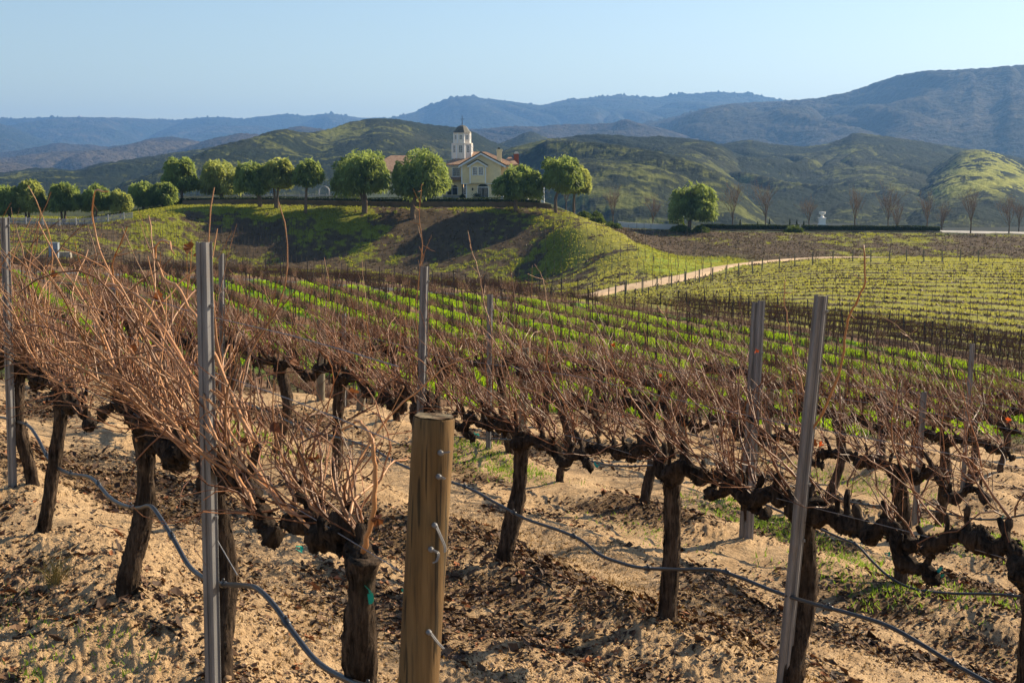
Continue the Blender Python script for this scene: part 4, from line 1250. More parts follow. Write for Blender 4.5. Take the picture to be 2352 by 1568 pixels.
R_ = np.random.default_rng(5); P_ = R_.normal(size=(300, 3)) * (.3, .3, .2) + (0, 0, .75)
V_, Q_, r_ = leaf_quads(P_, R_, .2, .12); mb = MB(); mb.add(V_, Q_, None, r_); mb.build("foliage", M_HEDGE, PL)
p = HORG + np.array([HX(400), 1.2, 0]); p[2] = Zs(p[0], p[1])
m = MB(); m.box((-1.9, -.15, -.4), (1.9, .15, .55)); m.box((-1.95, -.2, .552), (1.95, .2, .64)); put("patio_wall", m, M_STONE, p, "low grey patio wall before the villa's arched windows", "wall")
p = HORG + np.array([HX(603), .9, 0]); p[2] = Zs(p[0], p[1])
shrub(p, 1.25, .85, "dark clipped bush in the corner beside the patio wall", 460, M_HEDGE, False, 500)
p = HORG + np.array([HX(1228), -1.0, 0]); p[2] = Zs(p[0], p[1])
m = MB(); m.lathe([(.3, -.2), (.3, .15), (.22, .2), (.3, .5), (.24, .8), (.13, .95), (.17, 1.1), (.12, 1.3), (.02, 1.36)], 12); put("garden_statue", m, M_TRIM, p, "pale garden statue at the villa's right corner", "statue", smooth=True)

# ------------------------------------------------------------------ vine wood
def wood_mat(name, dark, light, sc, rough, spec, bstr, bdist):
    g = G(name); p = g.obj()
    v = g.scale(p, (1, 1, 0.13))
    nz = g.noise(v, sc, 7, 0.72)
    c = g.mix(g.rng(nz, .35, .68), dark, light)
    c = g.mix(g.rng(g.noise(p, 7, 3), .45, .65, 0, .6), c, tuple(x * .45 for x in dark))
    return g.bsdf(c, rough, nz, bstr, bdist, 0, spec)
M_VTRUNK = wood_mat("shaggy_vine_bark", (0.011, 0.008, 0.006), (0.185, 0.13, 0.09), 52, .95, .12, 1.0, .035)
M_VCORD = wood_mat("cordon_bark", (0.008, 0.006, 0.005), (0.115, 0.083, 0.06), 45, .95, .1, 1.0, .035)
def cane_mat(name, c1, c2, rough=0.42):
    g = G(name); p = g.obj()
    nz = g.noise(p, 14, 3)
    r = g.attr("rnd")
    c = g.mix(g.math('ADD', g.math('MULTIPLY', r, .75), g.math('MULTIPLY', nz, .35)), c1, c2)
    return g.bsdf(c, rough, g.noise(p, 160, 3), .25, .002, 0, .3)
M_CANE = cane_mat("vine_cane", (0.060, 0.022, 0.009), (0.60, 0.305, 0.135), .45)
M_CANE2 = cane_mat("vine_cane_red", (0.048, 0.017, 0.008), (0.40, 0.175, 0.075), .5)
M_FARVINE = cane_mat("distant_vine_wood", (0.045, 0.027, 0.018), (0.24, 0.115, 0.058), .8)
M_STEEL = None
def steel_mat():
    g = G("galvanised_steel"); p = g.obj()
    v = g.scale(p, (1, 1, .12))
    nz = g.noise(v, 30, 4); n2 = g.noise(p, 5, 4)
    c = g.mix(g.rng(nz, .3, .7), (0.15, 0.15, 0.153), (0.27, 0.27, 0.272))
    c = g.mix(g.rng(n2, .55, .7, 0, .5), c, (0.20, 0.15, 0.12))
    return g.bsdf(c, .55, nz, .1, .004, .35, .4)
M_STEEL = steel_mat()
M_OLDSTAKE = mat_plain("rusty_stake", (0.055, 0.042, 0.036), .8, .2, 8.0)
def post_mat():
    g = G("treated_pine"); p = g.obj()
    v = g.scale(p, (1, 1, .06))
    nz = g.noise(v, 26, 6, .6); n2 = g.noise(v, 90, 4); n3 = g.noise(p, 3.2, 3)
    c = g.mix(g.rng(nz, .32, .68), (0.105, 0.058, 0.021), (0.24, 0.145, 0.060))
    c = g.mix(g.rng(n2, .5, .7, 0, .6), c, (0.055, 0.038, 0.022))
    ck = g.noise(g.scale(p, (1, 1, .025)), 70, 2, .4)
    c = g.mix(g.rng(ck, .60, .64, 0, .85), c, (0.020, 0.014, 0.009))
    c = g.mix(g.rng(n3, .45, .7, 0, .35), c, (0.10, 0.090, 0.050))
    return g.bsdf(c, .85, n2, .5, .006, 0, .2)
M_POST = post_mat()
M_POSTGREY = mat_plain("grey_weathered_post", (0.20, 0.175, 0.125), .9, .2, 6.0)

def make_canes(m, R, s0, n, l0, l1, lean, r0=.0045, sides=4, seg=11, twig=True, droop=0.1, each=None, yl=0.0, wig=.115):
    """canes from spur tips s0: they start out sideways along the row and bend up"""
    for k in range(n):
        p = np.array(s0[k % len(s0)]) + R.normal(size=3) * .012
        l = R.uniform(l0, l1); a = R.normal() * .5
        d = np.array([lean * R.uniform(.5, 1.7) - .12, R.normal() * .42 + yl, R.uniform(.12, .9)]); d /= np.linalg.norm(d)
        tgt = np.array([lean * R.uniform(-.1, .75), R.normal() * .22 + yl * .4, 1.0])
        dr = R.random() < droop; bend = R.normal(size=3) * .075 * np.array([1, .8, .5]); bend2 = bend + R.normal(size=3) * .09
        P = [p]; st = l / seg
        for i in range(seg):
            f = i / seg
            d = d + (tgt / np.linalg.norm(tgt) - d) * .13 + R.normal(size=3) * wig + (bend if f < .55 else bend2)
            if dr and f > .4: d = d + np.array([.10 * lean, 0, -.42 * (f - .2)])
            d /= np.linalg.norm(d); P.append(P[-1] + d * st)
        P = np.array(P)
        rr = r0 * (R.uniform(.55, 1.05) if R.random() < .7 else R.uniform(1.05, 1.5))
        rad = np.linspace(rr, rr * .38, len(P)); rad[1::2] *= 1.38
        mm = MB() if each is not None else m
        rnd = R.random() ** 1.9
        mm.tube(P, rad, sides, rnd, cap=False)
        if twig:
            for t in range(R.integers(1, 4)):
                i = R.integers(2, seg - 1); sd = 1 if R.random() < .5 else -1
                d2 = (P[i + 1] - P[i]); d2 /= np.linalg.norm(d2); d2 = d2 + sd * np.array([R.uniform(.2, .9), R.uniform(-.8, .8), R.uniform(-.3, .3)]); d2 /= np.linalg.norm(d2)
                ll = R.uniform(.05, .22)
                mm.tube([P[i], P[i] + d2 * ll * .5, P[i] + d2 * ll + np.array([0, 0, .02])], [rad[i] * .55, rad[i] * .42, rad[i] * .28], 3, rnd, cap=False)
        if each is not None: each(mm)

def trunk_path(h, lean, R, bend=.04):
    b = np.array([R.normal() * bend, R.normal() * bend, 0])
    return smooth_path([(-lean[0], -lean[1], -.12), (-lean[0] * .75, -lean[1] * .75, h * .1), (-lean[0] * .35 + b[0], -lean[1] * .35 + b[1], h * .5), (b[0] * .3, b[1] * .3, h * .85), (0, 0, h)], 54)

def make_trunk(h, r, lean, R, seed, sides=16, slivers=16):
    m = MB()
    P = trunk_path(h, lean, R)
    t = np.linspace(0, 1, len(P))
    rad = r * (1.0 + .42 * np.exp(-t / .08) + .07 * np.sin(t * 9 + seed) + .18 * np.exp(-(1 - t) / .10) + .22 * (fbm(t * 5 + seed, t * 0, seed, 3) - .5) * 2)
    m.tube(P, rad, sides, rough=.55, seed=seed)
    for k in range(slivers):           # strips of peeling bark
        i = int(R.integers(2, len(P) - 9)); a = R.uniform(0, 2 * pi); o = np.array([cos(a), sin(a), 0])
        w = R.uniform(.003, .010); tn = np.array([-sin(a), cos(a), 0]); n = int(R.integers(3, 9))
        V = []
        for j in range(n + 1):
            q = P[min(i + j, len(P) - 1)] + o * (rad[min(i + j, len(P) - 1)] * (.96 + .14 * R.random() + .55 * (abs(j / n - .3)) ** 2 * R.uniform(.2, 1.4)))
            V += [q - tn * w * (1 - .6 * j / n), q + tn * w * (1 - .6 * j / n)]
        Q = [(2 * j, 2 * j + 1, 2 * j + 3, 2 * j + 2) for j in range(n)]
        m.add(V, Q)
    return m

def make_cordon(h, side, length, r, R, seed, sides=12, spur_gap=.13):
    """one arm along the row with knobby spurs; returns mesh and spur tips"""
    m = MB()
    n = 84
    t = np.linspace(0, 1, n)
    P = np.stack([side * length * t, .06 * (fbm(t * 5 + seed, t * 0, seed, 3) - .5) * 2, h - .05 + .07 * np.minimum(t * 5, 1) + .10 * (fbm(t * 4.5, t * 0 + seed, seed + 1, 3) - .5) * 2 - .11 * t ** 1.5], 1)
    xs_ = np.cumsum(np.full(40, spur_gap)) - .07
    knots = np.exp(-((t[:, None] * length - xs_[None]) / .035) ** 2).max(1)
    rad = r * (1.15 - .45 * t) * (.72 + .42 * knots) * (1 + .45 * (fbm(t * 9, t * 0 + seed * 2, seed + 2, 2) - .5) * 2)
    m.tube(P, rad, sides, rough=.75, seed=seed)
    tips = []
    x = .06
    while x < length - .02:
        i = int(x / length * (n - 1)); p = P[i]
        hh = R.uniform(.05, .15); tilt = R.normal(size=2) * .35
        q = p + np.array([tilt[0] * hh + .25 * hh, tilt[1] * hh, hh + rad[i] * .6])
        m.tube(smooth_path([p, p * .5 + q * .5 + (R.normal() * .012, R.normal() * .012, 0), q], 6), np.array([.030, .022, .017, .015, .018, .011]) * R.uniform(.7, 1.25) * r / .045, 9, rough=.6, seed=seed + int(x * 100))
        tips.append(q); tips.append(q * .55 + p * .45 + np.array([.015, 0, 0]))
        x += spur_gap * R.uniform(.7, 1.35)
    for k in range(int(150 * length)):
        i = int(R.integers(0, n)); a = R.uniform(0, 2 * pi)
        o = np.array([R.normal() * .3, cos(a), sin(a)]); q = P[i] + o * rad[i]
        tn = np.array([1, R.normal() * .3, R.normal() * .3]) * R.uniform(.006, .028)
        m.add([q - tn, q + tn, q + tn * .4 + o * R.uniform(.004, .022), q - tn * .6 + o * R.uniform(.003, .02)], [(0, 1, 2, 3)])
    return m, tips

# ------------------------------------------------------------------ the vineyard block in the valley
def far_vine_mesh(seed, n=48, h=.95, ln=.72, cl=(.45, 1.05), thick=1.1):
    R = np.random.default_rng(seed); m = MB()
    m.tube([(R.normal() * .05, R.normal() * .04, -.15), (R.normal() * .04, R.normal() * .03, h * .5), (0, 0, h)], [.06, .042, .05], 5, rnd=.0)
    m.tube([(-ln, 0, h + .03), (-ln * .5, R.normal() * .03, h - .02), (0, 0, h), (ln * .5, R.normal() * .03, h + .02), (ln, 0, h - .02)], [.018, .028, .045, .028, .018], 4, rnd=.15)
    for k in range(n):
        p = np.array([R.uniform(-ln, ln), 0, h]); l = R.uniform(*cl)
        d = np.array([R.normal() * .35 + .15, R.normal() * .35, 1]); d /= np.linalg.norm(d); e = np.array([R.normal() * .25, R.normal() * .25, 1]); e /= np.linalg.norm(e)
        m.tube([p, p + d * l * .5, p + d * l * .5 + e * l * .5], np.array([.011, .009, .005]) * thick, 3, R.uniform(.2, 1), cap=False)
    return m.data("grapevine")
FARM = [far_vine_mesh(700 + i) for i in range(6)]
FARBUSH = [far_vine_mesh(720 + i, 36, .75, .75, (.4, .95), .95) for i in range(4)]
for me in FARM + FARBUSH: me.materials.append(M_FARVINE)

MIDROWS = []          # list of (row index, [(x,y)...])
ROW_STEP = 3.6
def mid_rows():
    for k in range(1, 22):
        q = k * ROW_STEP
        pts = []
        for s in np.arange(20, 190, 1.42):
            x, y = NMID * q + DMID * s
            if y < 56: continue
            u = x / y
            if abs(u) > 0.40 or y > y_bound(u) - 4.5: continue
            ang = sqrt(x * x + y * y)
            pts.append((x, y, s))
        if pts: MIDROWS.append((k, q, pts))
mid_rows()
N_NEAR_RESERVED = 50
def seen_px(x, y, z):
    d = np.array([x, y, z]); c = d[1] * COSP - d[2] * SINP; v = d[1] * SINP + d[2] * COSP
    return 1176 + F * d[0] / c, 784 - F * v / c
def ordinal(n):
    return ["zeroth", "first", "second", "third", "fourth", "fifth", "sixth", "seventh", "eighth", "ninth", "tenth", "eleventh", "twelfth", "thirteenth", "fourteenth", "fifteenth", "sixteenth", "seventeenth", "eighteenth", "nineteenth", "twentieth", "twenty-first"][n]
def plant_valley():
    R = np.random.default_rng(77)
    allv = []
    rows = sorted(MIDROWS, key=lambda r: -r[1])        # from the far edge inward
    for ri, (k, q, pts) in enumerate(rows):
        for (x, y, s) in pts:
            if R.random() < .03: continue
            z = Zs(x, y)
            px, py = seen_px(x, y, z + .8)
            if py > 985: continue          # hidden behind the near crest
            allv.append((y, x, z, ri))
    allv.sort()
    cap = 300 - N_NEAR_RESERVED
    V = []; Q = []; T = []; RN = []; off = 0
    rot = atan2(DMID[1], DMID[0])
    def bake(me, x, y, z, r, sc):
        nonlocal off
        n = len(me.vertices); co = np.empty(n * 3, np.float32); me.vertices.foreach_get("co", co); co = co.reshape(-1, 3) * sc
        c, s_ = cos(r), sin(r)
        V.append(np.stack([co[:, 0] * c - co[:, 1] * s_ + x, co[:, 0] * s_ + co[:, 1] * c + y, co[:, 2] + z], 1))
        li = np.empty(len(me.loops), np.int32); me.loops.foreach_get("vertex_index", li)
        ls = np.empty(len(me.polygons), np.int32); me.polygons.foreach_get("loop_start", ls)
        lt = np.diff(np.append(ls, len(li)))
        q4 = ls[lt == 4]; q3 = ls[lt == 3]
        Q.append(li[q4[:, None] + np.arange(4)] + off)
        if len(q3): T.append(li[q3[:, None] + np.arange(3)] + off)
        rn = np.empty(n, np.float32); me.attributes["rnd"].data.foreach_get("value", rn); RN.append(rn)
        off += n
    for i, (y, x, z, ri) in enumerate(allv):
        r = rot + R.normal() * .06 + (pi if R.random() < .5 else 0); sc = R.uniform(.88, 1.12)
        me = FARM[int(R.integers(0, 6))]
        if i < cap:
            o = link("grapevine", me, None, None, (x, y, z), r); o.scale = (sc, sc, sc)
            tag(o, f"small dark bare vine in the {ordinal(ri + 1)} row before the valley block's far edge", "grapevine", "grapevines of the valley block")
        else:
            bake(me, x, y, z, r, sc)
    # unpruned band of vines beyond the far edge of the block, between it and the lane
    for off_y, us in ((-1.2, np.linspace(-.42, .40, 190)), (3.0, np.linspace(-.42, .40, 190)), (6.5, np.linspace(-.42, .40, 180))):
        for u in us:
            if off_y > 2 and (u < -.02 and R.random() < .3 or .02 < u < .12): continue
            uu = u + R.normal() * .0006
            y = float(y_bound(uu)) + off_y; x = uu * y
            sl = atan2(float(y_bound(uu + .01)) - float(y_bound(uu - .01)), .02 * y)
            bake(FARBUSH[int(R.integers(0, 4))], x, y, Zs(x, y), sl + R.normal() * .1, R.uniform(.85, 1.15) * (.68 if .015 < u < .10 else (1.0 if u > -.05 else .85)))
    me = mesh_np("far_vine_rows", np.vstack(V), np.vstack(Q), np.vstack(T) if T else None, {"rnd": np.concatenate(RN)}, False)
    kind(link("far_vine_rows", me, M_FARVINE), "stuff")
    # dark stakes in the rows
    st = MB().tube([(0, 0, -.3), (0, 0, 1.72)], .042, 5).data("metal_stake"); st.materials.append(M_OLDSTAKE)
    c = 0
    for ri, (k, q, pts) in enumerate(rows):
        for j in range(int(R.integers(0, 4)), len(pts), 5):
            x, y, s = pts[j]
            x += .15; z = Zs(x, y)
            if seen_px(x, y, z + 1.4)[1] > 985 or c >= 190: continue
            o = link("metal_stake", st, None, None, (x, y, z)); o.rotation_euler = (R.normal() * .03, R.normal() * .03, 0)
            o.scale = (1, 1, R.uniform(.85, 1.1))
            tag(o, f"dark rusty stake in the {ordinal(ri + 1)} vine row before the valley block's far edge", "stake", "dark stakes of the valley block"); c += 1
    for j, u in enumerate(np.linspace(-.38, .385, 84)):
        y = float(y_bound(u)) + (-1.2 if j % 2 else 3.0); x = u * y + R.normal() * .4; z = Zs(x, y)
        o = link("metal_stake", st, None, None, (x, y, z)); o.rotation_euler = (R.normal() * .05, R.normal() * .05, 0); o.scale = (1.1, 1.1, R.uniform(1.0, 1.28))
        tag(o, "dark stake rising from the brown unpruned vine band along the valley block's far edge", "stake", "dark stakes of the brown vine band")
    # cover crop: green strips between the rows
    R = np.random.default_rng(9)
    Cs = []
    for ri, (k, q, pts) in enumerate(rows):
        P = np.array(pts)
        n = int(len(P) * 62)
        i = R.integers(0, len(P), n)
        s = P[i, 2] + R.uniform(-.8, .8, n)
        a = q + ROW_STEP * .5 + R.normal(size=n) * .34
        x = NMID[0] * a + DMID[0] * s; y = NMID[1] * a + DMID[1] * s
        dens = fbm(s * .35, a * .35, 88, 3)
        pyv = 784 - F * np.tan(np.arctan2(Z(x, y), y) + PITCH)
        keep = (pyv < np.interp(x / y, [-.36, -.25, -.12, 0], [735, 800, 890, 1000])) & (dens + .25 * R.random(n) > .47 + .13 * sstep(-.02, -.2, x / y)) & (y < y_bound(x / y) - 3)
        Cs.append(np.stack([x, y], 1)[keep])
    xy = np.vstack(Cs)
    tuft_field("cover_crop", xy, M_COVER, 9, .29, .055, 5)
M_COVER = mat_leafy("cover_crop_grass", (0.055, 0.125, 0.005), (0.23, 0.37, 0.010), (0.55, 0.80, 0.012), .55)
M_HILLGRASS = mat_leafy("hill_grass", (0.10, 0.115, 0.016), (0.24, 0.245, 0.04), (0.42, 0.43, 0.05), .5)
M_BRUSH = mat_leafy("dry_brush_stems", (0.028, 0.020, 0.012), (0.13, 0.092, 0.052), (0.15, 0.11, 0.05), .25)
M_DRYGRASS = mat_leafy("field_grass", (0.20, 0.185, 0.045), (0.36, 0.34, 0.075), (0.50, 0.48, 0.09), .5)

def tuft_field(name, xy, mat, blades, h, w, seed, hv=.5):
    """small blade triangles standing in clumps at the given ground points (stuff)"""
    R = np.random.default_rng(seed)
    n = len(xy)
    x = np.repeat(xy[:, 0], blades) + R.normal(size=n * blades) * h * .55; y = np.repeat(xy[:, 1], blades) + R.normal(size=n * blades) * h * .55
    z = Z(x, y) - .03
    hh = h * R.uniform(1 - hv, 1 + hv, n * blades); a = R.uniform(0, pi, n * blades); ww = w * R.uniform(.6, 1.4, n * blades)
    lx = R.normal(size=n * blades) * hh * .45; ly = R.normal(size=n * blades) * hh * .45
    B = np.stack([x, y, z], 1)
    dx = np.stack([np.cos(a) * ww, np.sin(a) * ww, np.zeros_like(a)], 1)
    V = np.stack([B - dx, B + dx, B + np.stack([lx, ly, hh], 1)], 1).reshape(-1, 3)
    T = np.arange(3 * n * blades).reshape(-1, 3)
    cl = vnoise(x * .9, y * .9, seed)
    me = mesh_np(name, V, None, T, {"rnd": np.repeat(np.clip(cl * .7 + R.random(n * blades) * .4, 0, 1), 3)}, False)
    return kind(link(name, me, mat), "stuff")
plant_valley()

# grass standing on the hill, the fold and the field, taken where the ground is green
def track_dist(x, y):
    C = smooth_path(_trk[:, :2], 60)
    return np.min(np.hypot(x[:, None] - C[None, :, 0], y[:, None] - C[None, :, 1]), 1)
def far_grass():
    R = np.random.default_rng(15)
    n = 260000
    y = R.uniform(95, 236, n) ; u = R.uniform(-.40, .40, n); x = u * y
    c = zone_colour(x, y)
    green = (c[:, 1] > c[:, 0] * 1.02)
    pale = (c[:, 0] > .16) & ~green | ((c[:, 0] > .19))
    yb = y_bound(u)
    ok = y > yb + 7
    hillm = ok & green & (c[:, 0] < .19)
    i = np.where(hillm)[0][:34000]
    tuft_field("hill_grass", np.stack([x[i], y[i]], 1), M_HILLGRASS, 2, .19, .11, 21)
    c2 = (c[:, 0] < .15) & ~green & (y > yb + 9)
    i = np.where(c2)[0][:26000]
    tuft_field("dry_brush", np.stack([x[i], y[i]], 1), M_BRUSH, 2, .20, .12, 23)
    yy = R.uniform(57, 92, 18000); xx = R.uniform(-.42, .40, 18000) * yy
    tuft_field("brown_stubble", np.stack([xx, yy], 1), M_BRUSH, 2, .16, .07, 24)
    i = np.where(ok & (c[:, 0] >= .19) & (c[:, 2] < .12))[0][:36000]
    d = track_dist(x[i], y[i])
    i = i[d > 3.2]
    tuft_field("field_grass", np.stack([x[i], y[i]], 1), M_DRYGRASS, 2, .12, .13, 22)
far_grass()

# slim young-vine stakes on the slopes (the nearest are single things), posts along the track
M_THIN = mat_plain("thin_stake_wood", (0.075, 0.062, 0.048), .85, .2, 5)
def slope_stakes():
    R = np.random.default_rng(31)
    me = MB().tube([(0, 0, -.2), (0, 0, 1.25)], .027, 4).data("training_stake"); me.materials.append(M_THIN)
    P = []
    # left bank: rows across the slope
    for py in np.linspace(522, 606, 11):
        for px in np.arange(20, 700, 12.5):
            P.append((px + R.normal() * 1.2 + (py % 17), py, 0))
    for py in np.linspace(500, 660, 12):
        for px in np.arange(1215, 1640, 19):
            P.append((px + R.normal() * 2, py + R.normal() * 1.5, 1))
    for py in np.linspace(560, 650, 6):
        for px in np.arange(720, 1210, 26):
            P.append((px + R.normal() * 3, py + R.normal() * 2, 2))
    for py in np.linspace(550, 588, 4):
        for px in np.arange(1600, 2340, 30):
            P.append((px + R.normal() * 3, py + R.normal() * 2, 3))
    for py in np.linspace(612, 770, 9):
        for px in np.arange(1480, 2352, 58):
            P.append((px + R.normal() * 4 + (py * 7 % 58), py + .045 * (px - 1900), 4))
    W_ = ["left bank below the picket fence", "yellow-green hill spur", "middle of the hill below the villa", "brown bank under the right terrace", "striped right-hand field"]
    pts = []
    for px, py, w in P:
        h = hit(px, py, dmin=110)
        if h[1] > 236: continue
        if w == 4 and h[1] < y_bound(h[0] / h[1]) + 8: continue
        if w == 0 and h[1] < 150: continue
        pts.append((h[1], h, w))
    pts.sort(key=lambda a: a[0])
    rest = MB()
    for i, (d, h, w) in enumerate(pts):
        if i < 300:
            o = link("training_stake", me, None, None, h); o.rotation_euler = (R.normal() * .03, R.normal() * .03, 0); o.scale = (1, 1, R.uniform(.8, 1.15))
            tag(o, f"thin dark vine stake standing on the {W_[w]}", "stake", f"thin stakes on the {W_[w]}")
        else:
            rest.tube([h - (0, 0, .2), h + (R.normal() * .04, R.normal() * .04, 1.2 * R.uniform(.8, 1.15))], .027, 4)
    kind(rest.build("slope_stakes", M_THIN), "stuff")
    pm = MB().tube([(0, 0, -.3), (0, 0, 1.5)], .075, 8).data("wooden_post"); pm.materials.append(M_POSTGREY)
    TP = [(1413, 690), (1437, 678), (1475, 672), (1509, 668), (1542, 660), (1574, 655), (1606, 650), (1636, 646), (1667, 641), (1697, 636), (1729, 630), (1750, 622), (1790, 618), (1826, 613), (1866, 608), (1913, 604), (1958, 602), (2000, 602), (2042, 602), (2082, 602), (2122, 603), (2164, 602), (2205, 600), (2247, 602)]
    for i, (px, py) in enumerate(TP):
        h = hit(px, py, dmin=120)
        o = link("wooden_post", pm, None, None, h); o.rotation_euler = (R.normal() * .02, R.normal() * .03, 0)
        tag(o, (f"grey row-end post on the field's edge, {ordinal(i + 1)} from the left along the dirt track" if i < 12 else f"grey row-end post on the field's crest, {ordinal(len(TP) - i)} from the right"), "post", "row-end posts beside the dirt track")
slope_stakes()

# ------------------------------------------------------------------ the near rows
ROT = atan2(DROW[1], DROW[0])
ROWWORD = ["nearest", "second", "third", "fourth", "fifth", "sixth", "seventh"]
NEAR = [
    [3.95, 5.62, 6.79, 8.87, 10.38, 11.95],
    [3.80, 5.21, 6.33, 8.08, 9.72, 11.36, 12.95, 14.5, 16.1, 17.7, 19.3, 20.8],
    [7.66, 9.33, 10.95, 12.59, 13.92, 15.5, 17.1, 18.7],
    [9.4, 10.06, 11.65, 13.3, 14.9, 16.5, 18.0],
    [12.2, 13.8, 15.4, 17.0],
    [14.4, 16.0],
    [16.6],
]
NEAR[3] = NEAR[3][1:]
M_TIE = mat_plain("green_tie_tape", (0.01, 0.36, 0.27), .4, .15, 20)
M_DRYLEAF = mat_leafy("dry_leaf", (0.085, 0.035, 0.018), (0.25, 0.12, 0.055), (0.30, 0.10, 0.03), .25)
M_REDLEAF = mat_leafy("red_leaf", (0.32, 0.05, 0.015), (0.45, 0.12, 0.02), (0.6, 0.10, 0.02), .45)

def leaf_shape(R, size, crumple=.35):
    """a lobed vine leaf, folded and curled"""
    n = 15
    a = np.linspace(-pi * .9, pi * .9, n)
    r = size * .5 * (.72 + .28 * np.cos(a * 2.5) ** 2) * (1 - .12 * np.abs(np.sin(a * 5)))
    P = np.stack([r * np.cos(a), r * np.sin(a), crumple * size * (np.abs(np.sin(a)) * .55 + R.normal(size=n) * .12)], 1)
    V = np.vstack([[[-.1 * size, 0, 0]], P, [[.0, 0, .1 * size * R.normal()]]])
    T = [(n + 1, i, i + 1) for i in range(1, n)] + [(n + 1, 0, 1), (n + 1, n, 0)]
    q = R.normal(size=4); q /= np.linalg.norm(q); w, x, y, z = q
    Rm = np.array([[1 - 2 * (y * y + z * z), 2 * (x * y - z * w), 2 * (x * z + y * w)], [2 * (x * y + z * w), 1 - 2 * (x * x + z * z), 2 * (y * z - x * w)], [2 * (x * z - y * w), 2 * (y * z + x * w), 1 - 2 * (x * x + y * y)]])
    return V @ Rm.T, T

def ground_at(q, s):
    p = NROW * q + DROW * s
    return np.array([p[0], p[1], Zs(p[0], p[1])])

VINES = {}
def make_vine(ri, vi, s, unique, label):
    q = ROWQ[ri]
    loc = ground_at(q, s)
    R = np.random.default_rng(1000 + ri * 50 + vi)
    root = empty("grapevine", loc, ROT)
    tag(root, label, "grapevine", "gnarled grapevines of the near rows")
    h = .90 + R.normal() * .03
    lean = {(0, 1): (.02, .03), (0, 2): (-.06, -.10), (0, 3): (-.07, -.14), (0, 4): (.02, .06), (1, 3): (-.05, -.12), (1, 2): (.02, -.03), (1, 1): (.0, -.05)}.get((ri, vi), (R.normal() * .05, R.normal() * .05))
    r = .043 if ri == 0 else (.041 if vi == 0 and ri == 1 else .047)
    sid = ri * 50 + vi + 3
    tr = make_trunk(h, r, lean, R, sid, 22 if unique else 14, 75 if unique else 30).build("trunk", M_VTRUNK, root, True)
    tips = []
    for sd in (-1, 1):
        ln = R.uniform(.76, .9) if not (ri == 0 and vi == 0 and sd < 0) else .22
        if ri == 0 and vi == 0 and sd < 0: continue
        m, tp = make_cordon(h, sd, ln, .040 if ri == 0 else (.042 if (ri == 1 and vi < 2) else .038), R, sid + sd * 7, 18 if unique else 11)
        m.build("cordon_arm", M_VCORD, root, True)
        tips += tp
    R.shuffle(tips)
    n = {(1, 0): 9, (1, 1): 20, (1, 2): 34}.get((ri, vi), (24 if vi == 0 else 50) if ri == 0 else 50)
    if (ri, vi) in ((1, 0), (1, 1)): tips = [t for t in tips if t[0] > (.1 if vi == 0 else -.35)] or tips
    kw = dict(r0=.0048 if ri == 0 else .0042, lean=.95 if ri == 0 else .8, sides=5 if unique else 4, seg=12 if unique else 10, droop=(.75 if vi == 0 else .36) if ri == 0 else .14, yl=.12)
    L = ((.25, .72) if vi == 0 else (.5, 1.22)) if ri == 0 else (.28, .92)
    if unique:
        make_canes(None, R, tips, n, *L, each=lambda mm: mm.build("cane", M_CANE if ri == 0 else M_CANE2, root, True), **kw)
        fine = MB(); make_canes(fine, R, tips, int(n * 1.5), .2, .7, kw["lean"] * .5, .0030, 4, 9, True, .35, wig=.30)
        fine.build("side_shoots", M_CANE2, root)
    else:
        m = MB(); make_canes(m, R, tips, n + 8, *L, **kw); make_canes(m, R, tips, int(n * 1.5), .15, .6, .4, .0034, 3, 7, False, .2, wig=.25)
        m.build("canes", M_CANE2, root)
    if unique and ri == 0:
        for j in range(2):
            V, T = leaf_shape(R, .05, .9); p = np.array(tips[R.integers(0, len(tips))]) + (R.uniform(-.2, .3), R.normal() * .1, R.uniform(.1, .5))
            m = MB(); m.add(V + p, None, T, R.random()); m.build("dried_leaf", M_DRYLEAF, root)
    VINES[(ri, vi)] = root
    return root

def near_rows():
    protos = []
    for ri, ss in enumerate(NEAR):
        for vi, s in enumerate(ss):
            if ri == 0: lab = f"gnarled vine in the nearest row, {ordinal(vi + 1)} behind the thick wooden post"
            elif ri == 1 and vi == 0: lab = "thick almost bare vine at the right edge of the second row"
            elif ri == 1 and vi == 1: lab = "thick heavy-armed vine beside the right-hand steel stake in the second row"
            else: lab = f"gnarled bare vine, {ordinal(vi + 1)} from the right end of the {ROWWORD[ri]} row"
            uniq = ri == 0 or (ri == 1 and vi < 6) or (ri == 2 and vi < 2)
            if uniq or len(protos) < 7:
                v = make_vine(ri, vi, s, uniq, lab)
                if not uniq: protos.append(v); reg(v)
            else:
                R = np.random.default_rng(ri * 60 + vi)
                o = copy_tree(protos[int(R.integers(0, len(protos)))])
                o.location = ground_at(ROWQ[ri], s); sc = R.uniform(.93, 1.08); o.scale = (sc, sc * (1 if R.random() < .5 else -1), sc * R.uniform(.95, 1.05))
                o["label"] = lab
                VINES[(ri, vi)] = o
near_rows()

def local(root, P):
    P = np.asarray(P, float) - np.array(root.location)
    c, s = cos(-ROT), sin(-ROT)
    return np.stack([P[:, 0] * c - P[:, 1] * s, P[:, 0] * s + P[:, 1] * c, P[:, 2]], 1)

def nearest_vine(ri, P):
    s = P[0] * DROW[0] + P[1] * DROW[1]
    ss = NEAR[ri]
    return VINES[(ri, int(np.argmin([abs(a - s) for a in ss])))]

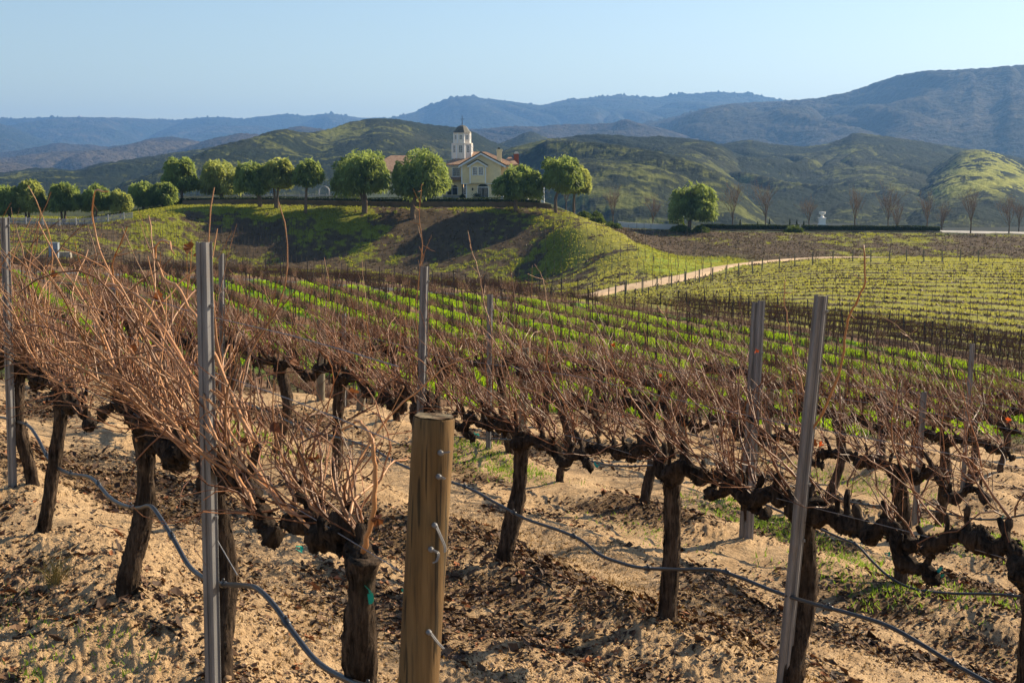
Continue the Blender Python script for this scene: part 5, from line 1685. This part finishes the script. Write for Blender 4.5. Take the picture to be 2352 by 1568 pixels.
# long shoots that stand out against the valley: (row, pixels, radius)
SHOOTS = [
    (0, [(520, 760), (483, 705), (462, 640), (440, 585), (420, 628), (417, 590), (428, 556), (448, 548), (468, 556), (482, 572), (492, 600), (488, 625)], .0062),
    (0, [(600, 1010), (545, 880), (505, 770), (470, 700), (448, 655), (428, 640), (416, 600), (419, 568), (440, 549), (468, 557), (484, 580)], .006),
    (0, [(420, 985), (365, 870), (330, 800), (290, 745), (262, 700), (255, 640), (275, 605), (310, 600)], .0045),
    (0, [(415, 830), (365, 770), (330, 735), (288, 715), (240, 700), (205, 700), (162, 742)], .0055),
    (0, [(480, 900), (420, 780), (370, 690), (340, 660), (320, 650), (288, 655)], .007),
    (0, [(330, 1010), (305, 900), (285, 820), (283, 780), (292, 755), (322, 735)], .0065),
    (0, [(500, 1110), (430, 980), (395, 860), (345, 720), (300, 640), (275, 560), (270, 500), (282, 440), (320, 440)], .006),
    (0, [(690, 1180), (600, 1050), (545, 940), (480, 850), (420, 770), (380, 720)], .006),
    (0, [(760, 1230), (650, 1120), (560, 1010), (505, 950), (470, 930)], .0055),
    (0, [(838, 1265), (862, 1190), (872, 1110), (872, 1030), (858, 985), (836, 967), (806, 985)], .007),
    (1, [(985, 960), (972, 840), (968, 700), (985, 570), (983, 500), (990, 432), (997, 425)], .0045),
    (1, [(965, 930), (975, 760), (960, 640), (962, 570), (950, 520)], .0036),
    (1, [(970, 880), (985, 740), (980, 650), (995, 580), (1015, 540)], .0032),
    (1, [(1130, 900), (1125, 760), (1108, 700), (1097, 640), (1075, 570), (1066, 530)], .0042),
    (1, [(1010, 900), (940, 820), (880, 790), (742, 820), (733, 740), (731, 660), (716, 592)], .0040),
    (1, [(880, 980), (845, 870), (820, 790), (815, 720), (800, 660), (788, 597)], .0036),
    (1, [(1290, 960), (1270, 850), (1245, 760), (1222, 690), (1205, 640), (1180, 610)], .0034),
    (1, [(1865, 1110), (1880, 1010), (1930, 930), (1975, 840), (2000, 740), (2030, 690), (2062, 640), (2068, 560)], .0075),
    (1, [(1690, 1010), (1640, 900), (1590, 800), (1545, 740), (1520, 700)], .0036),
    (1, [(1870, 960), (1850, 870), (1838, 800), (1828, 700), (1832, 640)], .0050),
    (2, [(1240, 880), (1225, 800), (1215, 740), (1226, 640), (1230, 560)], .0034),
    (2, [(2210, 950), (2160, 860), (2120, 790), (2075, 740), (2040, 720)], .0036),
]
def shoots():
    R = np.random.default_rng(4)
    for ri, px, r in SHOOTS[1:]:
        P = smooth_path([on_row(*p, ROWQ[ri]) for p in px], 28)
        off = R.normal() * .10
        if ri == 0: off = -.15 if px[0][0] < 800 else -.03; r = r * 1.2
        P = P + np.array([NROW[0], NROW[1], 0]) * (off * np.linspace(.2, 1, len(P)))[:, None] + R.normal(size=P.shape) * .0025
        v = nearest_vine(ri, P[0])
        rad = np.linspace(r, r * .42, len(P)); rad[1::3] *= 1.22
        m = MB(); m.tube(local(v, P), rad, 6, R.uniform(.8, 1.0) if ri == 0 else R.uniform(.4, .95), cap=True)
        for k in range(5):
            i = int(R.integers(4, len(P) - 4)); Lp = local(v, P)[i]
            d = R.normal(size=3); d /= np.linalg.norm(d); l = R.uniform(.03, .12)
            m.tube([Lp, Lp + d * l * .5 + (0, 0, .01), Lp + d * l + (0, 0, .03)], [.0022, .0017, .001], 3, .5, cap=False)
        m.build("cane", M_CANE, v, True)
    for ri, px, py, size, mat, nm in [(0, 440, 572, .085, M_DRYLEAF, "dried_leaf"), (0, 449, 585, .07, M_DRYLEAF, "dried_leaf"), (0, 362, 684, .085, M_DRYLEAF, "dried_leaf"), (0, 318, 795, .075, M_DRYLEAF, "dried_leaf"), (0, 118, 628, .08, M_DRYLEAF, "dried_leaf"),
                                  (0, 297, 975, .045, M_REDLEAF, "red_leaf"), (1, 1872, 1012, .07, M_DRYLEAF, "dried_leaf"), (1, 1886, 1022, .05, M_REDLEAF, "red_leaf"), (1, 1412, 792, .05, M_REDLEAF, "red_leaf"), (1, 1515, 862, .04, M_REDLEAF, "red_leaf"),
                                  (1, 1735, 805, .05, M_REDLEAF, "red_leaf"), (2, 2318, 965, .07, M_REDLEAF, "red_leaf"), (1, 1010, 985, .05, M_REDLEAF, "red_leaf"), (2, 1430, 955, .06, M_REDLEAF, "red_leaf"), (0, 720, 1055, .07, M_DRYLEAF, "dried_leaf"), (0, 868, 1190, .06, M_DRYLEAF, "dried_leaf")]:
        P = on_row(px, py, ROWQ[ri]); v = nearest_vine(ri, P)
        V, T = leaf_shape(R, size * (.62 if mat is M_REDLEAF else .8), .8)
        m = MB(); m.add(local(v, P[None])[0] + V, None, T, R.random()); m.build(nm, mat, v)
    # green tie tape on the cordons
    for ri, px, py, big in [(0, 612, 1192, 1), (0, 668, 1273, 1), (0, 850, 1362, 1.5), (0, 905, 1405, 1), (1, 1357, 1050, 1.2), (1, 1555, 1066, 1.1), (1, 1535, 1078, .7), (1, 2028, 1262, 1), (1, 2082, 1300, 1.6), (1, 2138, 1382, 1.8), (1, 1083, 970, .9), (2, 1640, 960, .9), (2, 1840, 972, .9), (2, 2190, 1136, .9), (2, 1995, 1058, .7), (2, 2300, 1070, .9), (0, 104, 932, 1)]:
        P = on_row(px, py, ROWQ[ri]); v = nearest_vine(ri, P); P = local(v, P[None])[0]
        if abs(P[0]) > .15: P[2] = .84 - .11 * min(abs(P[0]) / .85, 1) ** 1.5; P[1] = -.045 if ri else -.04
        big *= .62
        m = MB(); w = .009 * big
        for k in range(3):
            d = np.array([R.normal() * .5, R.normal() * .3, R.normal()]); d /= np.linalg.norm(d); sdv = np.cross(d, R.normal(size=3)); sdv = sdv / np.linalg.norm(sdv) * w
            l = R.uniform(.02, .05) * big
            mid = P + d * l * .5 + R.normal(size=3) * .006; end = P + d * l + R.normal(size=3) * .01
            m.add([P - sdv, P + sdv, mid + sdv, mid - sdv, end + sdv * .7, end - sdv * .7], [(0, 1, 2, 3), (3, 2, 4, 5)])
        m.build("tie", M_TIE, v)
shoots()

# ------------------------------------------------------------------ stakes, posts, wires, hoses
def steel_stake(ri, base_px, top_px, label, depth=None, w=.066):
    q = ROWQ[ri]
    top = on_row(*top_px, q - .09)
    b2 = on_row(base_px, top_px[1], q - .09)
    lean = (top - on_row(base_px, top_px[1], q - .09))
    g_ = ground_at(q - .09, float(np.dot(b2[:2], DROW)))
    # walk the base so that it lies under the given column at ground height
    for _ in range(4):
        d = ray(base_px, 784); u = d[0] / d[1]
        y = (q - .09) / (u * NROW[0] + NROW[1]); x = u * y
        g_ = np.array([x, y, Zs(x, y)])
    H = np.linalg.norm(top - g_)
    o = empty("steel_stake", g_, 0)
    tag(o, label, "stake", "galvanised steel stakes of the near rows")
    ax = (top - g_) / H
    # hat-shaped rolled profile, open side towards the row
    prof = [(-.5, .22), (-.40, .22), (-.28, -.20), (-.12, -.20), (-.06, -.10), (.06, -.10), (.12, -.20), (.28, -.20), (.40, .22), (.5, .22)]
    th = .05
    a = radians(-8 + 6 * ri); ex = np.array([cos(a), sin(a), 0]); ex = ex - ax * ex.dot(ax); ex /= np.linalg.norm(ex); ey = np.cross(ax, ex)
    V = []; n = len(prof)
    for z in (-.3, H):
        for (px_, py_) in prof: V.append(ax * z + ex * px_ * w + ey * py_ * w)
        for (px_, py_) in prof: V.append(ax * z + ex * px_ * w + ey * (py_ + th) * w)
    Q = []; k = 2 * n
    for i in range(n - 1):
        Q += [(i, i + 1, k + i + 1, k + i), (n + i + 1, n + i, k + n + i, k + n + i + 1), (k + i, k + i + 1, k + n + i + 1, k + n + i)]
    Q += [(0, k, k + n, n), (n - 1, 2 * n - 1, k + 2 * n - 1, k + n - 1)]
    m = MB(); m.add(V, Q); m.build("profile", M_STEEL, o)
    for z in np.arange(.75, H - .05, .28):
        c = ax * z + ex * w * .47 + ey * w * .1
        MB().box(tuple(c - .006), tuple(c + .006)).build("wire_clip", M_STEEL, o)
    return o, g_, top
STK = [
    (0, 465, (465, 556), "tall steel stake in the nearest row, right of the hooked cane"), (0, 12, (8, 500), "steel stake at the left edge of the nearest row"),
    (1, 505, (508, 582), "slim steel stake just right of the tall nearest-row stake"), (1, 957, (975, 612), "steel stake rising right above the thick wooden post"),
    (1, 262, (262, 655), "small steel stake beside the grey post behind the left canes"), (2, 1122, (1126, 676), "slender steel stake in the third row right of the wooden post"),
    (1, 1818, (1888, 679), "tall leaning steel stake nearest the right, against the yellow field"), (2, 1732, (1750, 690), "steel stake with a red leaf just left of the leaning one"),
    (2, 1716, (1737, 694), "second steel stake half hidden behind the one with the red leaf"), (4, 2226, (2235, 789), "thin steel stake near the right edge of the rows"),
    (3, 2117, (2124, 900), "short steel stake deep among the right-hand canes"), (2, 788, (790, 720), "distant steel stake above the middle canes"),
]
for ri, bx, tp, lab in STK: steel_stake(ri, bx, tp, lab)

def wood_post(base, top, r, label, mat, detail=False):
    base = np.array(base); top = np.array(top)
    H = np.linalg.norm(top - base); ax = (top - base) / H
    o = tag(empty("wooden_post", base), label, "post", None if detail else "round wooden end posts at the crest")
    t = np.linspace(0, 1, 30)
    rad = r * (1 + .015 * np.sin(t * 7)); rad[-1] *= .94; rad[-2] *= .99
    t[-2] = .996
    P = base * 0 + ax * ((H + .4) * t - .4)[:, None]
    V, Q, T = tube(P, rad, 28, False)
    m = MB(); m.add(V, Q)
    m.build("shaft", mat, o, True)
    n = 28
    a = np.arange(n) * 2 * pi / n
    rr = np.array([0, .35, .7, .93]) * r
    ex = np.cross(ax, (0, 1, 0)); ex /= np.linalg.norm(ex); ey = np.cross(ax, ex)
    c = ax * (H + .003)
    V = (c + rr[:, None, None] * (np.cos(a)[None, :, None] * ex + np.sin(a)[None, :, None] * ey)).reshape(-1, 3) + RNG.normal(size=(4 * n, 3)) * .0012
    m = MB(); m.add(V, grid_q(4, n, True)); m.build("end_grain", M_ENDGRAIN if detail else mat, o)
    return o, ax, H
def endgrain():
    g = G("post_end_grain"); p = g.obj()
    nz = g.noise(p, 30, 5); n2 = g.noise(p, 9, 3)
    c = g.mix(g.rng(nz, .35, .65), (0.13, 0.11, 0.07), (0.27, 0.225, 0.15)); c = g.mix(g.rng(n2, .5, .65, 0, .8), c, (0.10, 0.055, 0.03))
    return g.bsdf(c, .9, nz, .6, .01, 0, .1)
M_ENDGRAIN = endgrain()
_top = at(997, 957, 3.98)
_bq = at(955, 1568, 3.96); _bz = Zs(_bq[0] - .03, 3.96)
_base = np.array([_bq[0] - .03, 3.96, _bz])
POST, PAX, PH = wood_post(_base, _top, .0605, "thick round brown wooden post with wire staples in the foreground", M_POST, True)
def post_wires():
    for i, (px, py, tail) in enumerate([(1012, 1034, [(16, -3)]), (1008, 1088, [(10, 4)]), (999, 1198, [(8, 20), (19, 48), (20, 62)]), (991, 1252, [(14, 8), (10, 26), (2, 30)]), (986, 1440, [(16, 22), (30, 38)])]):
        c = at(px, py, 3.955); d = (c - _base); zz = d.dot(PAX); ctr = _base + PAX * zz
        o = c - ctr; o[1] = -sqrt(max(.0605 ** 2 - o[0] ** 2, .0001)); p = ctr + o * 1.03 - _base
        out = o / np.linalg.norm(o)
        m = MB()
        m.tube([p - out * .004, p + out * .010], [.0085, .0075], 8)
        m.tube([p + out * .010, p + out * .013], [.0055, .0045], 8)
        b = m.build("staple", M_STEEL, POST, True)
        w = MB(); Q = [p + out * .008]
        for dx, dy in tail: Q.append(p + out * .012 + np.array([dx, 0, -dy]) * (3.95 / F))
        if len(Q) > 1:
            w.tube(smooth_path(Q, 10), .0021, 5)
            w.tube(smooth_path([q + (.004, -.002, .002) for q in Q], 10), .0021, 5)
        w.build("wire_tail", M_STEEL, b)
post_wires()
# grey round posts at the crest where the rows end
for ri, px, tpy, y, lab in [(1, 225, 678, 21.5, "grey round post among the left canes"), (2, 738, 735, 20.6, "grey round post behind the middle of the nearest row"), (2, 832, 868, 19.6, "shorter grey round post left of the second-row stake"),
                            (3, 1206, 800, 20.4, "grey round post seen behind the third row's trunks"), (4, 1572, 850, 20.6, "grey round post behind the middle right canes"), (4, 1770, 880, 20.5, "grey round post beside the paired steel stakes"), (5, 2030, 900, 21.0, "grey round post deep among the right canes")]:
    t = at(px, tpy, y); z = Zs(t[0], y)
    wood_post((t[0] - .03, y, z), (t[0], y, t[2]), .062, lab, M_POSTGREY)

M_HOSE = mat_plain("black_polyethylene", (0.028, 0.029, 0.032), .38, .15, 30, spec=.5)
M_WIRE = mat_plain("trellis_wire_steel", (0.30, 0.29, 0.28), .5, .1, 20, metal=.5)
HOSES = [
    (0, .035, [(-60, 950), (0, 958), (40, 968), (66, 978), (86, 1005), (105, 1042), (128, 1070), (158, 1087), (200, 1094), (222, 1108), (250, 1140), (282, 1160), (318, 1166), (345, 1162), (366, 1186), (400, 1240), (432, 1296), (465, 1325), (505, 1340), (560, 1344), (592, 1352), (630, 1390), (676, 1455), (730, 1520), (800, 1562), (880, 1590), (960, 1640)],
     "black drip hose sagging along the nearest row of vines"),
    (1, -.10, [(420, 880), (560, 925), (640, 958), (715, 990), (790, 1008), (850, 1028), (910, 1062), (985, 1092), (1070, 1118), (1140, 1155), (1205, 1190), (1280, 1216), (1335, 1240), (1375, 1272), (1420, 1290), (1472, 1303), (1560, 1307), (1640, 1308), (1700, 1326), (1780, 1358), (1868, 1386), (1950, 1408), (2035, 1435), (2110, 1475), (2180, 1518), (2290, 1580), (2420, 1660)],
     "black glossy drip hose slanting across the foreground along the second row"),
    (2, -.08, [(1230, 1020), (1330, 1052), (1420, 1070), (1560, 1070), (1660, 1105), (1740, 1150), (1840, 1195), (1930, 1235), (1968, 1252), (2005, 1290), (2045, 1326), (2100, 1352), (2180, 1362), (2300, 1365), (2420, 1380)],
     "black drip hose running low along the third row of vines"),
    (3, -.08, [(1560, 990), (1700, 1030), (1830, 1090), (1898, 1128), (1945, 1150), (2000, 1160), (2080, 1164), (2160, 1176), (2230, 1190), (2290, 1192), (2352, 1182), (2450, 1165)],
     "black drip hose drooping along the fourth row at the right"),
    (2, -.05, [(500, 870), (640, 905), (760, 935), (800, 952), (830, 958), (860, 950), (890, 965), (930, 990), (1000, 1000), (1090, 1005), (1180, 1010)],
     "black drip hose between the grey posts of the third row"),
]
def hoses():
    for ri, dq, px, lab in HOSES:
        P = smooth_path([on_row(*p, ROWQ[ri] + dq - (.07 if ri == 0 else .0)) for p in px], 220)
        o = tag(empty("drip_hose", P[0]), lab, "hose", "drip irrigation hoses")
        m = MB(); m.tube(P - P[0], .0105 if ri == 0 else .0098, 10); m.build("tube", M_HOSE, o, True)
        arc = np.concatenate([[0], np.cumsum(np.linalg.norm(np.diff(P, axis=0), axis=1))])
        for s in np.arange(.35, arc[-1], .78):
            i = int(np.searchsorted(arc, s)); i = min(max(i, 2), len(P) - 3)
            d = P[i + 1] - P[i - 1]; d /= np.linalg.norm(d)
            m = MB(); c = P[i] - P[0]
            m.tube([c - d * .028, c - d * .018, c + d * .018, c + d * .028], [.0115, .0145, .0145, .0115], 10)
            m.tube([c + (0, 0, .012), c + (0, 0, .024)], [.006, .005], 8)
            m.build("emitter", M_HOSE, o, True)
hoses()
def wires():
    for ri, hs in ((0, (.93, 1.30, 1.52)), (1, (.92, 1.30)), (2, (.92, 1.30)), (3, (.92, 1.30)), (4, (1.3,))):
        ss = NEAR[ri]
        for k, h in enumerate(hs):
            S = np.arange(ss[0] - (.35 if ri == 0 else 2.0), ss[-1] + .8, .45)
            P = np.array([ground_at(ROWQ[ri] - .03, s) for s in S])
            z = np.convolve(np.pad(P[:, 2], 4, 'edge'), np.ones(9) / 9, 'valid')
            P[:, 2] = z + h + .012 * np.sin(S * 1.9)
            m = MB(); m.tube(P, .0017, 4)
            tag(m.build("trellis_wire", M_WIRE), f"thin steel trellis wire, {['lowest', 'middle', 'top'][k] if len(hs) == 3 else (['lower', 'upper'][k] if len(hs) == 2 else 'only one')} of the {ROWWORD[ri]} row", "wire", "trellis wires of the near rows")
    # stay wire from the tall stake
    a = at(470, 1190, 5.6); b = at(545, 1320, 5.2)
    m = MB(); m.tube([a, b], .0022, 5); tag(m.build("stay_wire", M_WIRE), "short slack wire dangling beside the nearest row's second trunk", "wire")
wires()

# ------------------------------------------------------------------ on the sand: leaves, clods, weeds
def in_view(n, R, y0, y1, power=1.0):
    y = y0 * (y1 / y0) ** R.random(n) ; u = R.uniform(-.39, .39, n)
    return u * y, y
def litter():
    R = np.random.default_rng(55)
    x, y = in_view(170000, R, 4.2, 24)
    q = x * NROW[0] + y * NROW[1]
    dq = np.min(np.abs(q[:, None] - np.array(ROWQ)[None]), 1)
    keep = litter_field(x, y) + .34 * R.random(len(x)) > .74
    x, y = x[keep][:46000], y[keep][:46000]
    n = len(x); z = Z(x, y)
    e = .05; nx = -(Z(x + e, y) - z) / e; ny = -(Z(x, y + e) - z) / e
    s = R.uniform(.009, .024, n) * (1 + .9 * (R.random(n) < .06)) * np.clip(.75 + y * .03, .8, 1.4)
    a = R.uniform(0, 2 * pi, n)
    t = np.stack([np.cos(a), np.sin(a), R.normal(size=n) * .28], 1); t[:, 2] -= (t[:, 0] * nx + t[:, 1] * ny)
    b = np.stack([-np.sin(a), np.cos(a), R.normal(size=n) * .28], 1); b[:, 2] -= (b[:, 0] * nx + b[:, 1] * ny)
    C = np.stack([x, y, z + s * .28], 1); c1 = R.uniform(.1, .7, n)
    up = np.array([0, 0, 1.0])
    V = np.stack([C - t * s[:, None], C + b * s[:, None] * .62 + up * (s * c1)[:, None], C + t * s[:, None] + up * (s * R.uniform(-.2, .6, n))[:, None], C - b * s[:, None] * .62 + up * (s * c1 * R.uniform(-.2, 1, n))[:, None], C - up * (s * .1)[:, None]], 1).reshape(-1, 3)
    k = 5 * np.arange(n)[:, None]
    T = np.concatenate([k + np.array([[4, 0, 1]]), k + np.array([[4, 1, 2]]), k + np.array([[4, 2, 3]]), k + np.array([[4, 3, 0]])])
    g = G("fallen_leaf"); r = g.attr("rnd")
    ramp = g.n("ValToRGB", {"Fac": r})
    el = ramp.color_ramp.elements
    el[0].position = 0; el[0].color = (.030, .017, .010, 1); el[1].position = 1; el[1].color = (.42, .30, .19, 1)
    for pos_, c in ((.45, (.075, .040, .022, 1)), (.72, (.15, .080, .040, 1)), (.90, (.24, .14, .075, 1)), (.955, (.30, .09, .02, 1))):
        e_ = el.new(pos_); e_.color = c
    mat = g.bsdf(ramp.outputs[0], .75, spec=.3)
    me = mesh_np("leaf_litter", V, None, T, {"rnd": np.repeat(R.random(n), 5)}, False)
    kind(link("leaf_litter", me, mat), "stuff")
    # clods and pebbles
    x, y = in_view(34000, R, 4.2, 18)
    keep = fbm(x * 1.1, y * 1.1, 25, 2) + .15 * R.random(len(x)) > .47
    x, y = x[keep], y[keep]; n = len(x); z = Z(x, y)
    s = R.uniform(.003, .011, n) * (1 + .9 * (R.random(n) < .04))
    ico = np.array([(1, 0, 0), (-1, 0, 0), (0, 1, 0), (0, -1, 0), (0, 0, 1), (0, 0, -1), (.65, .65, .5), (-.65, .65, .45), (.65, -.65, .5), (-.65, -.65, .55)])
    T0 = np.array([(0, 6, 8), (6, 4, 8), (6, 2, 7), (6, 7, 4), (7, 1, 9), (7, 9, 4), (9, 3, 8), (9, 8, 4), (0, 2, 6), (2, 1, 7), (1, 3, 9), (3, 0, 8)])
    V = np.stack([x, y, z], 1)[:, None, :] + ico[None] * (s[:, None, None] * R.uniform(.6, 1.35, (n, 10, 1)))
    T = (10 * np.arange(n)[:, None, None] + T0[None]).reshape(-1, 3)
    g = G("sand_clod"); r = g.attr("rnd")
    mat = g.bsdf(g.mix(r, (.20, .125, .07), (.52, .37, .22)), .95, spec=.1)
    me = mesh_np("sand_clods", V.reshape(-1, 3), None, T, {"rnd": np.repeat(R.random(n), 10)}, True)
    kind(link("sand_clods", me, mat), "stuff")
    # low green and rusty weeds in patches: pixel centre, spread in metres, count, kind
    spots = [(1790, 1215, .35, 150, 0), (1960, 1290, .4, 190, 0), (1700, 1200, .25, 60, 0), (2080, 1355, .3, 80, 0), (2260, 1235, .5, 190, 0), (2330, 1270, .4, 130, 0), (2040, 1130, .4, 140, 0), (1880, 1090, .4, 120, 0),
             (1100, 1052, .5, 360, 0), (1190, 1080, .3, 120, 0), (600, 1005, .5, 330, 0), (500, 1000, .35, 200, 0), (1730, 1180, .4, 200, 0), (2300, 1390, .3, 90, 0), (1950, 1340, .35, 110, 0),
             (1290, 1285, .55, 420, 1), (1400, 1330, .5, 420, 1), (1180, 1210, .5, 320, 1), (1620, 1440, .5, 300, 1), (1720, 1480, .5, 300, 1), (1180, 1560, .3, 160, 1), (560, 1440, .4, 220, 1), (700, 1380, .4, 260, 1), (770, 1460, .3, 200, 1),
             (190, 1110, .45, 220, 1), (420, 1190, .4, 220, 1), (1960, 1520, .5, 240, 1), (900, 1180, .4, 160, 1), (1560, 1395, .4, 260, 1), (60, 1410, .3, 60, 2), (85, 1560, .12, 60, 2), (270, 1490, .14, 60, 2), (1440, 1220, .3, 60, 2), (1520, 1235, .3, 60, 2)]
    out = {0: [], 1: [], 2: []}
    for px, py, sp, nn, kd in spots:
        h = hit(px, py)
        a = R.normal(size=nn) * sp * 1.1; b = R.normal(size=nn) * sp * .45
        out[kd].append(np.stack([h[0] + DROW[0] * a * 1.3 + NROW[0] * b, h[1] + DROW[1] * a * 1.3 + NROW[1] * b], 1))
    M_WEED = mat_leafy("weed_leaves", (0.05, 0.11, 0.015), (0.14, 0.22, 0.03), (0.30, 0.45, 0.04), .45)
    M_RUST = mat_leafy("rusty_weed", (0.075, 0.050, 0.020), (0.20, 0.13, 0.045), (0.30, 0.17, 0.04), .35)
    tuft_field("green_weeds", np.vstack(out[0]), M_WEED, 5, .055, .011, 81, .6)
    tuft_field("rusty_weeds", np.vstack(out[1]), M_RUST, 5, .035, .009, 82, .6)
    tuft_field("green_sprouts", np.vstack(out[2]), M_WEED, 4, .04, .009, 83, .6)
    # dry grass tuft, fallen twigs
    h = hit(125, 1340)
    m = MB()
    for k in range(90):
        a = R.uniform(0, 2 * pi); l = R.uniform(.08, .22); sp = R.uniform(.1, .9)
        d = np.array([cos(a) * sp, sin(a) * sp, 1.0]); d /= np.linalg.norm(d); b = np.array([R.normal() * .02, R.normal() * .02, -.01])
        m.tube([b, b + d * l * .6, b + d * l + np.array([cos(a), sin(a), -.4]) * l * .25 * sp], [.0016, .0012, .0005], 3, R.random(), cap=False)
    put("grass_tuft", m, mat_leafy("dry_grass", (0.20, 0.16, 0.06), (0.36, 0.30, 0.12), (0.4, 0.34, 0.1), .35), h, "small tuft of dry grass on the sand mound at the left", "grass tuft")
    for i, (pts, lab, r) in enumerate([([(335, 1425), (360, 1432), (385, 1445), (405, 1468), (413, 1500), (410, 1525)], "crooked dark twig lying on the sand at the lower left", .007),
                                      ([(1215, 1322), (1240, 1335), (1262, 1348), (1270, 1358)], "short broken root at the foot of the second row's leaning trunk", .012),
                                      ([(30, 1470), (70, 1462), (110, 1450)], "short brown stick half buried at the lower left corner", .009), ([(2180, 1130), (2230, 1140), (2290, 1150)], "fallen cane lying under the right-hand vines", .006)]):
        P = np.array([hit(*p) for p in pts]) + (0, 0, r * .8)
        P = smooth_path(P, 16)
        m = MB(); m.tube(P - P[0], np.linspace(r, r * .4, 16), 6, rough=.3, seed=i); put("fallen_twig", m, M_VTRUNK, P[0], lab, "twig", smooth=True)
litter()

# ------------------------------------------------------------------ air between here and the mountains
def haze():
    mb = MB().box((-9000, -300, -140), (9000, 11600, 475))
    g = G("air_haze")
    v = g.n("VolumePrincipled", {"Color": (0.23, 0.50, 1.0, 1), "Density": 8.8e-5, "Anisotropy": 0.3})
    g.t.links.new(v.outputs[0], g.out.inputs["Volume"])
    g.m.cycles.homogeneous_volume = True if hasattr(g.m.cycles, "homogeneous_volume") else None
    kind(mb.build("haze", g.m), "stuff")
haze()
